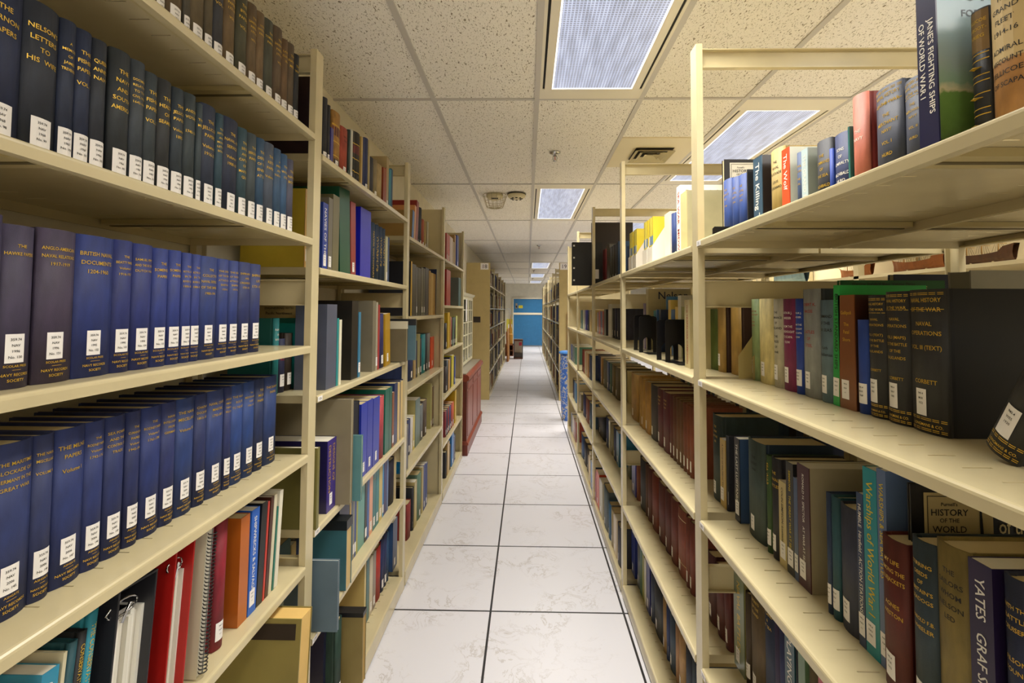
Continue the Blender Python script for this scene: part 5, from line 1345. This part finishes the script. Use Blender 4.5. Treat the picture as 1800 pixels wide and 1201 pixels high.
def spiral():
    r = empty('spiral_notebook', (-.62, .936, .6815), (0, R(4), PI/2)); tag(r, 'pale spiral-bound notebook with black coils, fifth shelf of the nearest wall-side bay', 'notebook')
    c = MB(); c.box(-.01, -.0085, .004, .21, 0, .272, mat('#c9c2a8', .5)); c.box(.0085, .01, .004, .21, 0, .272, mat('#8a8a84', .5)); c.build('cover', r)
    p = MB(); p.box(-.0085, .0085, .006, .208, .002, .27, PAGEW); p.build('page_block', r)
    k = MB()
    for i in range(38):
        z = .008+i*.0068; k.tube([(.0095*math.cos(a), -.001-.0065*math.sin(a), z+a*.0008) for a in [PI*q/5-.3 for q in range(8)]], .0011, BLK, 4)
    k.build('spiral_coil', r)
spiral()
# metal bookends
def bookend(label, X, y, z, w_, h, col, arch=True, lean=0, side=1):
    r = empty('bookend', (X, y, z+.0006), (R(lean), 0, 0)); tag(r, label, 'bookend', 'metal bookends on the shelves'); m = mat(col, .28)
    c = MB()
    if arch:
        # plate with a rounded top and an arched opening, made as strips
        n = 12; aw = w_*.28; ah = h*.36; cx = w_/2
        c.box(0, cx-aw, 0, .0018, 0, h-.012, m); c.box(cx+aw, w_, 0, .0018, 0, h-.012, m); c.box(cx-aw, cx+aw, 0, .0018, ah+aw*.6, h-.012, m)
        for i in range(n):
            a0 = PI*i/n; a1 = PI*(i+1)/n
            xa, xb = cx+aw*math.cos(a0), cx+aw*math.cos(a1); za, zb = ah-.01+aw*.9*math.sin(a0), ah-.01+aw*.9*math.sin(a1)
            t = ah+aw*.6
            for yy in (0, .0018): c.add([(xa, yy, min(za, t)), (xb, yy, min(zb, t)), (xb, yy, t), (xa, yy, t)], [(0, 1, 2, 3)], m)
        c.prism([(0, h-.012), (w_, h-.012), (w_-.003, h-.004), (w_-.012, h), (.012, h), (.003, h-.004)], 0, .0018, m)
    elif arch is None: c.prism([(0, 0), (w_, 0), (w_, h-.006), (w_-.006, h), (.006, h), (0, h-.006)], 0, .0018, m)
    else:
        c.prism([(0, 0), (w_, 0), (w_, h), (w_*.75, h), (0, h*.3)], 0, .0018, m)
    c.build('upright_plate', r)
    b = MB(); b.box(w_*.2, w_*.8, .0, -.10 if arch else (-.06 if arch is None else .04), 0, .0015, m); b.build('base_plate', r)
    return r
bookend('black arched metal bookend, nearest the first upright, second shelf of second open-side bay', .496, 1.74, 1.201, .08, .153, '#121113')
bookend('black metal bookend directly behind the nearest arched one, second open-side bay', .485, 1.815, 1.201, .08, .15, '#121113')
bookend('arched black bookend at the front of the farther pair, second open-side bay', .495, 2.14, 1.201, .078, .16, '#121113')
bookend('leaning black bookend at the back of the farther pair, second open-side bay', .50, 2.27, 1.201, .08, .165, '#121113', lean=4)
bookend('scuffed black bookend on the top shelf just behind the tall nearest upright', .55, 1.43, 1.574, .07, .062, '#1b1b1d', arch=None)
bookend('beige slanted bookend beside pale green book, nearer of two', .60, 1.295, 1.203, .13, .195, '#a69764', arch=False)
bookend('beige slanted bookend beside tan book, farther of two', .57, 1.312, 1.203, .13, .2, '#a69764', arch=False)
# magazine files with yellow magazines, top shelf of the second open-side bay
mags = []
for i, y in enumerate((2.14, 2.235, 2.46, 2.56)):
    r = empty('magazine_file', (.555, y, 1.5735)); tag(r, ['white slant-cut magazine file holding yellow magazines, nearest one', 'second nearest white magazine file with yellow magazines', 'third white magazine file with yellow magazines', 'farthest white magazine file with yellow magazines'][i], 'magazine file', 'white magazine files on the top shelf')
    wm = mat('#e4dfd6', .5)
    for yy in (0, .083): c = MB(); c.prism([(0, 0), (.2, 0), (.2, .24), (.09, .24), (0, .1)], yy, yy+.0015, wm); c.build('side_panel', r)
    c = MB(); c.box(0, .0015, .0015, .083, 0, .1, wm); c.box(.1985, .2, .0015, .083, 0, .24, wm); c.box(0, .2, .0015, .083, 0, .0015, wm); c.build('box', r)
    for q in range(3):
        m = MB(); o = .006+q*.026; m.box(.006, .18, o, o+.02, .002, .235, mat(['#e0cb3a', '#e9dc55', '#d6c23c'][q], .4)); 
        m.box(.0055, .006, o, o+.02, .11, .15, mat(['#5f8fc0', '#2c6cb4', '#e9e9e4'][(q+i) % 3], .4))
        g = m.build('magazine', None, (.555, y, 1.5735)); tag(g, 'yellow magazine spine in a white magazine file on the top shelf', 'magazine', 'yellow magazines in the white files')

# ------------------------------------------------------------------ display cabinet against the wall
def cabinet():
    wd = mat('#6e2a1b', .35, 'wood'); wd2 = mat('#8a3d26', .35, 'wood'); wh = mat('#d9d4b6', .4)
    X, Y0, Y1 = -.575, 4.62, 6.02; o = (X, Y0, 0)
    r = empty('display_cabinet', o); tag(r, 'red-brown wooden cabinet with white glazed hutch beyond the wall-side bays', 'cabinet')
    m = MB(); m.box(X, XW+.01, Y0, Y1, .12, .70, wd); shift(m, o).build('body', r)
    m = MB(); m.box(X+.012, XW+.01, Y0-.012, Y1+.012, 0, .1, wd); m.prism([(X+.02, .1), (X+.02, .115), (X, .135), (XW+.01, .135), (XW+.01, .1)], Y0-.014, Y1+.014, wd2); shift(m, o).build('plinth', r)
    m = MB(); m.prism([(X, .70), (X+.022, .715), (X+.022, .745), (X+.004, .765), (XW+.01, .765), (XW+.01, .70)], Y0-.015, Y1+.015, wd2); shift(m, o).build('top_moulding', r, bevel=.003)
    m = MB(); m.box(X-.01, XW+.01, Y0, Y1, .765, .775, mat('#9a9386', .3)); shift(m, o).build('top', r)
    for k in range(3):
        ya = Y0+.06+k*.44; 
        m = MB(); m.box(X, X+.004, ya, ya+.38, .62, .68, mat('#8a4434', .35, 'wood')); m.box(X, X+.004, ya, ya+.38, .17, .60, mat('#8a4434', .35, 'wood')); shift(m, o).build('door_panel', r)
    hx = -.70
    m = MB(); m.box(hx, XW+.01, Y0+.02, Y0+.04, .78, 1.54, wh); m.box(hx, XW+.01, Y1-.02, Y1, .78, 1.54, wh); m.box(XW+.004, XW+.012, Y0+.04, Y1-.02, .78, 1.54, mat('#77756a', .7))
    for z in (.78, .96, 1.11, 1.26, 1.41, 1.52): m.box(hx-.02, XW+.012, Y0+.04, Y1-.02, z, z+.012, wh)
    shift(m, o).build('hutch', r)
    m = MB(); m.prism([(hx, 1.53), (hx+.03, 1.55), (hx+.04, 1.572), (XW+.01, 1.572), (XW+.01, 1.53)], Y0, Y1+.03, wh); shift(m, o).build('cornice', r)
    gl = bpy.data.materials.new('cabinet_glass'); gl.use_nodes = True; b = gl.node_tree.nodes['Principled BSDF']
    b.inputs['Transmission Weight'].default_value = 1; b.inputs['Roughness'].default_value = .02; b.inputs['IOR'].default_value = 1.1
    for k in range(3):
        ya, yb = Y0+.04+k*.446, Y0+.04+(k+1)*.446-.006
        m = MB(); x0, x1 = hx, hx+.018
        m.box(x0, x1, ya, ya+.035, .79, 1.53, wh); m.box(x0, x1, yb-.035, yb, .79, 1.53, wh)
        m.box(x0, x1, ya+.035, yb-.035, .79, .82, wh); m.box(x0, x1, ya+.035, yb-.035, 1.5, 1.53, wh)
        for z in (.96, 1.10, 1.24, 1.38): m.box(x0, x1, ya+.035, yb-.035, z, z+.012, wh)
        m.box(x0, x1, (ya+yb)/2-.005, (ya+yb)/2+.005, .82, 1.5, wh)
        d = shift(m, o).build('glazed_door', r)
        m = MB(); m.box(x0+.007, x0+.01, ya+.034, yb-.034, .815, 1.505, gl); shift(m, o).build('glass', d)
    for k in range(14):
        y = Y0+.12+k*.093; z = [.972, 1.122, 1.272, 1.422][k % 4]
        m = MB(); h = .08+.03*((k*7) % 3)/2; m.box(-.90, -.80, y, y+.04, z+.0005, z+h*.9, mat(['#6b5a3c', '#3c4a44', '#8c4a2c', '#c4b48c', '#4a4c54'][k % 5], .5))
        tag(m.build('book'), 'small dark volume behind the glass of the display cabinet', 'book', 'small volumes inside the display cabinet')
    m = MB(); m.box(0, .0015, 0, .1, -.25, 0, LABEL)
    for q in range(4): put_text(m, 'hours', .02, lambda a, b: (.0018, .05+a, -.05-q*.05+b), mat('#8a8a90', .6)) if False else None
    tag(m.build('paper_notice', None, (-.678, 5.28, 1.51)), 'long white paper strip hanging on the glazed cabinet front', 'paper')
cabinet()

# ------------------------------------------------------------------ blue and white floral bin
def bin_():
    m = bpy.data.materials.new('floral'); m.use_nodes = True; t = m.node_tree; b = t.nodes['Principled BSDF']
    tc = nn(t, 'ShaderNodeTexCoord'); n = nn(t, 'ShaderNodeTexNoise'); n.inputs['Scale'].default_value = 24; n.inputs['Detail'].default_value = 3; n.inputs['Distortion'].default_value = 1.2
    r = nn(t, 'ShaderNodeValToRGB'); e = r.color_ramp.elements; r.color_ramp.interpolation = 'CONSTANT'
    e[0].color = (*rgb('#3e6cc4'), 1); e[1].position = .56; e[1].color = (*rgb('#cfc9bc'), 1)
    a = e.new(.5); a.color = (*rgb('#6f97d6'), 1); a = e.new(.64); a.color = (*rgb('#8f8468'), 1)
    t.links.new(tc.outputs['Object'], n.inputs['Vector']); t.links.new(n.outputs[0], r.inputs[0]); t.links.new(r.outputs[0], b.inputs['Base Color']); b.inputs['Roughness'].default_value = .3
    r = empty('decorated_bin', (.535, 6.17, 0)); tag(r, 'tall blue and white floral bin standing at the far end of the near stack', 'bin')
    p = MB(); p.lathe([(0, 0), (.085, 0), (.09, .02), (.1, .1), (.118, .45), (.12, .7), (.11, .8), (.113, .83), (.105, .83), (.0, .83)], (0, 0, 0), m, 36); p.build('body', r)
    p = MB(); p.lathe([(.0, .875), (.09, .872), (.128, .862), (.13, .845), (.126, .838), (.1, .836)], (0, 0, 0), mat('#4f8ee0', .3), 36); p.build('lid', r)
bin_()

# ------------------------------------------------------------------ far end of the aisle
def far_end():
    bl = mat('#2f73a6', .45, 'paint'); y = YW-.05
    d = MB(); d.box(-.53, .60, y, YW, 0, 1.83, bl); do = d.build('door_1'); struct(do)
    for nme, a, m in (('door_trim', (-.53, .60, y-.02, y, 1.22, 1.30, mat('#e3dcc4', .5))), ('door_sweep', (-.53, .60, y-.005, y, 0, .045, mat('#7c8288', .5))) , ('door_frame', (-.57, -.53, y-.02, YW, 0, 1.87, mat('#d6cfba', .6))), ('door_frame', (-.53, .60, y-.02, YW, 1.83, 1.87, mat('#d6cfba', .6)))) if False else (
        ('door_trim', (-.53, .60, y-.02, y, 1.22, 1.30), mat('#e3dcc4', .5)), ('door_sweep', (-.53, .60, y-.005, y, 0, .045), mat('#7c8288', .5)), ('door_frame', (-.57, -.53, y-.02, YW, 0, 1.87), mat('#d6cfba', .6)), ('door_frame', (-.53, .60, y-.02, YW, 1.83, 1.87), mat('#d6cfba', .6))):
        q = MB(); q.box(*a, m); q.build(nme, do)
    q = MB(); q.box(-.46, -.38, y-.03, y, 1.46, 1.66, mat('#a8a49a', .3, metal=.6)); q.box(-.445, -.395, y-.04, y-.03, 1.49, 1.57, BLK); q.build('door_lock', do)
    q = MB(); q.box(-.34, -.18, y-.004, y, 1.47, 1.58, mat('#d8c832', .5))
    for k in range(2): q.box(-.31, -.21, y-.005, y-.004, 1.50+.035*k, 1.508+.035*k, BLACK_INK)
    tag(q.build('yellow_sign'), 'small yellow sign on the blue door', 'sign')
    # wall rail and bits beyond stack 18
    q = MB(); q.tube([(-.66, YW-.05, .75), (-.66, YW-.05, 1.42), (-.72, YW-.05, 1.45), (-.78, YW-.05, 1.45)], .012, mat('#c9cdd4', .3)); tag(q.build('grab_rail'), 'pale metal wall rail beside the blue door', 'rail')
    q = MB(); q.box(-.8, -.56, YW-.02, YW-.001, .45, 1.05, mat('#d2c748', .6)); q.box(-.74, -.70, YW-.03, YW-.02, .66, .85, LABEL); q.box(-.62, -.585, YW-.03, YW-.02, .66, .85, LABEL); tag(q.build('yellow_poster'), 'yellow poster with white slips low on the far wall', 'poster')
    # wooden spire model
    r = empty('wooden_spire', (-.52, 14.9, .34)); tag(r, 'slender golden wooden spire standing on the crate by the far door', 'model')
    q = MB(); q.lathe([(.07, 0), (.075, .3), (.05, .32), (.045, .5), (.028, .55), (.0, .98)], (0, 0, 0), mat('#b5832c', .5, 'wood'), 8, smooth=False); q.build('spire', r)
    q = MB(); q.box(-.08, .08, -.08, .08, -.0, .02, mat('#8a5c22', .5)); q.build('base', r)
    r = empty('wooden_crate', (-.58, 14.6, 0)); tag(r, 'open brown wooden crate on the floor beyond stack 18', 'crate')
    wd = mat('#7a4522', .5, 'wood')
    for nme, a in (('side_panel', (-.1, -.08, 0, .5, 0, .34)), ('side_panel', (.14, .16, 0, .5, 0, .34)), ('back_panel', (-.08, .14, .48, .5, 0, .34)), ('bottom_panel', (-.08, .14, 0, .48, 0, .02)), ('shelf', (-.08, .14, 0, .48, .16, .175)), ('top_panel', (-.1, .16, 0, .5, .325, .34))):
        q = MB(); q.box(*a, wd); q.build(nme, r)
    r = empty('wooden_board', (-.50, 13.0, 0), (0, R(-2), 0)); tag(r, 'tall plywood board standing edge-on beside the glass case', 'board')
    q = MB(); q.box(-.02, .0, 0, .9, 0, .88, mat('#c08a50', .6, 'wood')); q.build('sheet', r); q = MB(); q.box(-.05, -.02, 0, .9, 0, .80, mat('#8a4f26', .5, 'wood')); q.build('edge_frame', r)
    r = empty('glass_case', (-.255, 13.9, 0)); tag(r, 'small glass display case with dark wood frame on the floor by the blue door', 'display case')
    dk = mat('#5a3422', .5, 'wood'); w_, h = .13, .55
    q = MB(); q.box(-w_, w_, -.15, .15, 0, .04, dk); q.build('base', r)
    q = MB(); q.box(-w_, w_, -.15, .15, h-.04, h, mat('#6a3c26', .5, 'wood')); q.box(-w_+.01, w_-.01, -.14, .14, h, h+.01, mat('#6a6a68', .4)); q.build('top', r)
    for sx in (-1, 1):
        for sy in (-1, 1): q = MB(); q.box(sx*w_, sx*(w_-.018), sy*.15, sy*.132, .04, h-.04, mat('#3c3430', .4)); q.build('corner_post', r)
    q = MB(); q.box(-w_+.02, w_-.02, .125, .13, .04, h-.04, mat('#c9c4b4', .5)); q.box(-w_+.02, w_-.02, -.1, .1, .04, .17, mat('#4c4844', .6)); q.build('lining', r)
    q = MB(); q.box(.02, .1, -.153, -.151, h-.17, h-.07, mat('#b02a44', .5)); q.build('red_card', r)
    q = MB(); q.box(-.06, .04, 14.5, 14.7, .0, .0, LABEL) if False else None
far_end()

# ------------------------------------------------------------------ ship models on the display stack across the next aisle
def display_stack():
    X0, X1, Y0, Y1 = 2.25, 2.65, .9, 5.6
    r = empty('display_stack', (X0, Y0, 0)); o = (X0, Y0, 0); tag(r, 'low beige display stack across the next aisle carrying the ship models', 'bookshelf')
    for y in (Y0, 2.1, 3.3, 4.5, Y1):
        for x in (X0, X1-.04): m = MB(); m.box(x, x+.04, y, y+.05, 0, 2.13, BEIGE); shift(m, o).build('post', r)
    for z in (.1, .6, 1.1, 1.63): m = MB(); m.box(X0, X1, Y0, Y1, z-.02, z, BEIGE); shift(m, o).build('shelf', r)
    m = MB(); m.box(X1+.01, X1+.02, Y0, Y1, .1, 2.1, mat('#d2c4a2', .7)); shift(m, o).build('back_panel', r)
display_stack()
def ship(label, x, y, z, L, hull, low, sails):
    r = empty('ship_model', (x, y, z)); tag(r, label, 'ship model', 'ship models on the display stack')
    hm = mat(hull, .5, 'wood'); m = MB(); n = 14; k = 7; vs = []
    for i in range(n+1):
        t = i/n; yy = (t-.5)*L; b = .075*L*math.sin(PI*min(1, .12+t*.9))**.5*(1 if t < .85 else (1-t)/.15*.8+.2); top = .13*L+.06*L*(2*t-1)**2+(.06*L if t < .18 else 0)
        for q in range(k+1):
            a = PI*q/k; vs.append((-b*math.cos(a)*(1 if True else 1), yy+(.03*L*(2*t-1) if q in (0, k) else 0), top-(top)*math.sin(a)**.8))
    fs = [(i*(k+1)+q, i*(k+1)+q+1, (i+1)*(k+1)+q+1, (i+1)*(k+1)+q) for i in range(n) for q in range(k)]
    fs += [tuple((i*(k+1) if s == 0 else i*(k+1)+k) for i, s in ((i, 0), (i+1, 0), (i+1, 1), (i, 1))) for i in range(n)]
    m.add(vs, fs, hm); m.build('hull', r)
    st = mat('#b9aa84', .7)
    c = MB(); c.box(-.03*L, .03*L, -.2*L, -.17*L, -.02, .02*L, st); c.box(-.03*L, .03*L, .17*L, .2*L, -.02, .02*L, st); c.build('stand', r)
    mast = mat('#a9803c', .6); 
    for ty, hh in ((-.25, .62), (.02, .78), (.28, .66)):
        c = MB(); c.tube([(0, ty*L, .1*L), (0, ty*L, hh*L*low)], [.009*L, .004*L], mast); c.build('mast', r)
        c = MB()
        for zz in (.35, .52, .66):
            if zz < hh: c.tube([(-.13*L, ty*L, zz*L*low), (.13*L, ty*L, zz*L*low)], .004*L, mast)
        c.build('yard', r)
        c = MB()
        for s in (-1, 1):
            for q in (-.06, -.02, .03): c.tube([(s*.07*L, (ty+q)*L, .15*L), (0, ty*L, hh*.8*L*low)], .0016*L, mat('#4a3a24', .7), 4)
        c.build('rigging', r)
        if sails:
            c = MB()
            for za, zb in ((.2, .36), (.38, .53), (.55, .67)):
                if zb < hh: c.box(-.12*L, .12*L, ty*L+.01, ty*L+.014, za*L*low, zb*L*low, mat('#ddd0b0', .8))
            c.build('sail', r)
    c = MB(); c.tube([(0, .48*L, .17*L), (0, .66*L, .27*L)], [.008*L, .003*L], mast); c.build('bowsprit', r)
ship('brown wooden sailing ship model with bare masts, seen through the shelf gap', 2.45, 3.05, 1.651, .40, '#8a4e1c', .8, False)
ship('smaller wooden sailing ship model left of the large one, seen through the gap', 2.45, 3.62, 1.651, .34, '#9a5a24', .8, False)
ship('dark hulled ship model partly hidden by pale posts, seen through the gap', 2.45, 2.62, 1.651, .34, '#4a2c18', .8, False)
ship('grey-blue and red hulled ship model, farthest in the shelf gap', 2.45, 4.55, 1.651, .6, '#5d7684', .8, False)
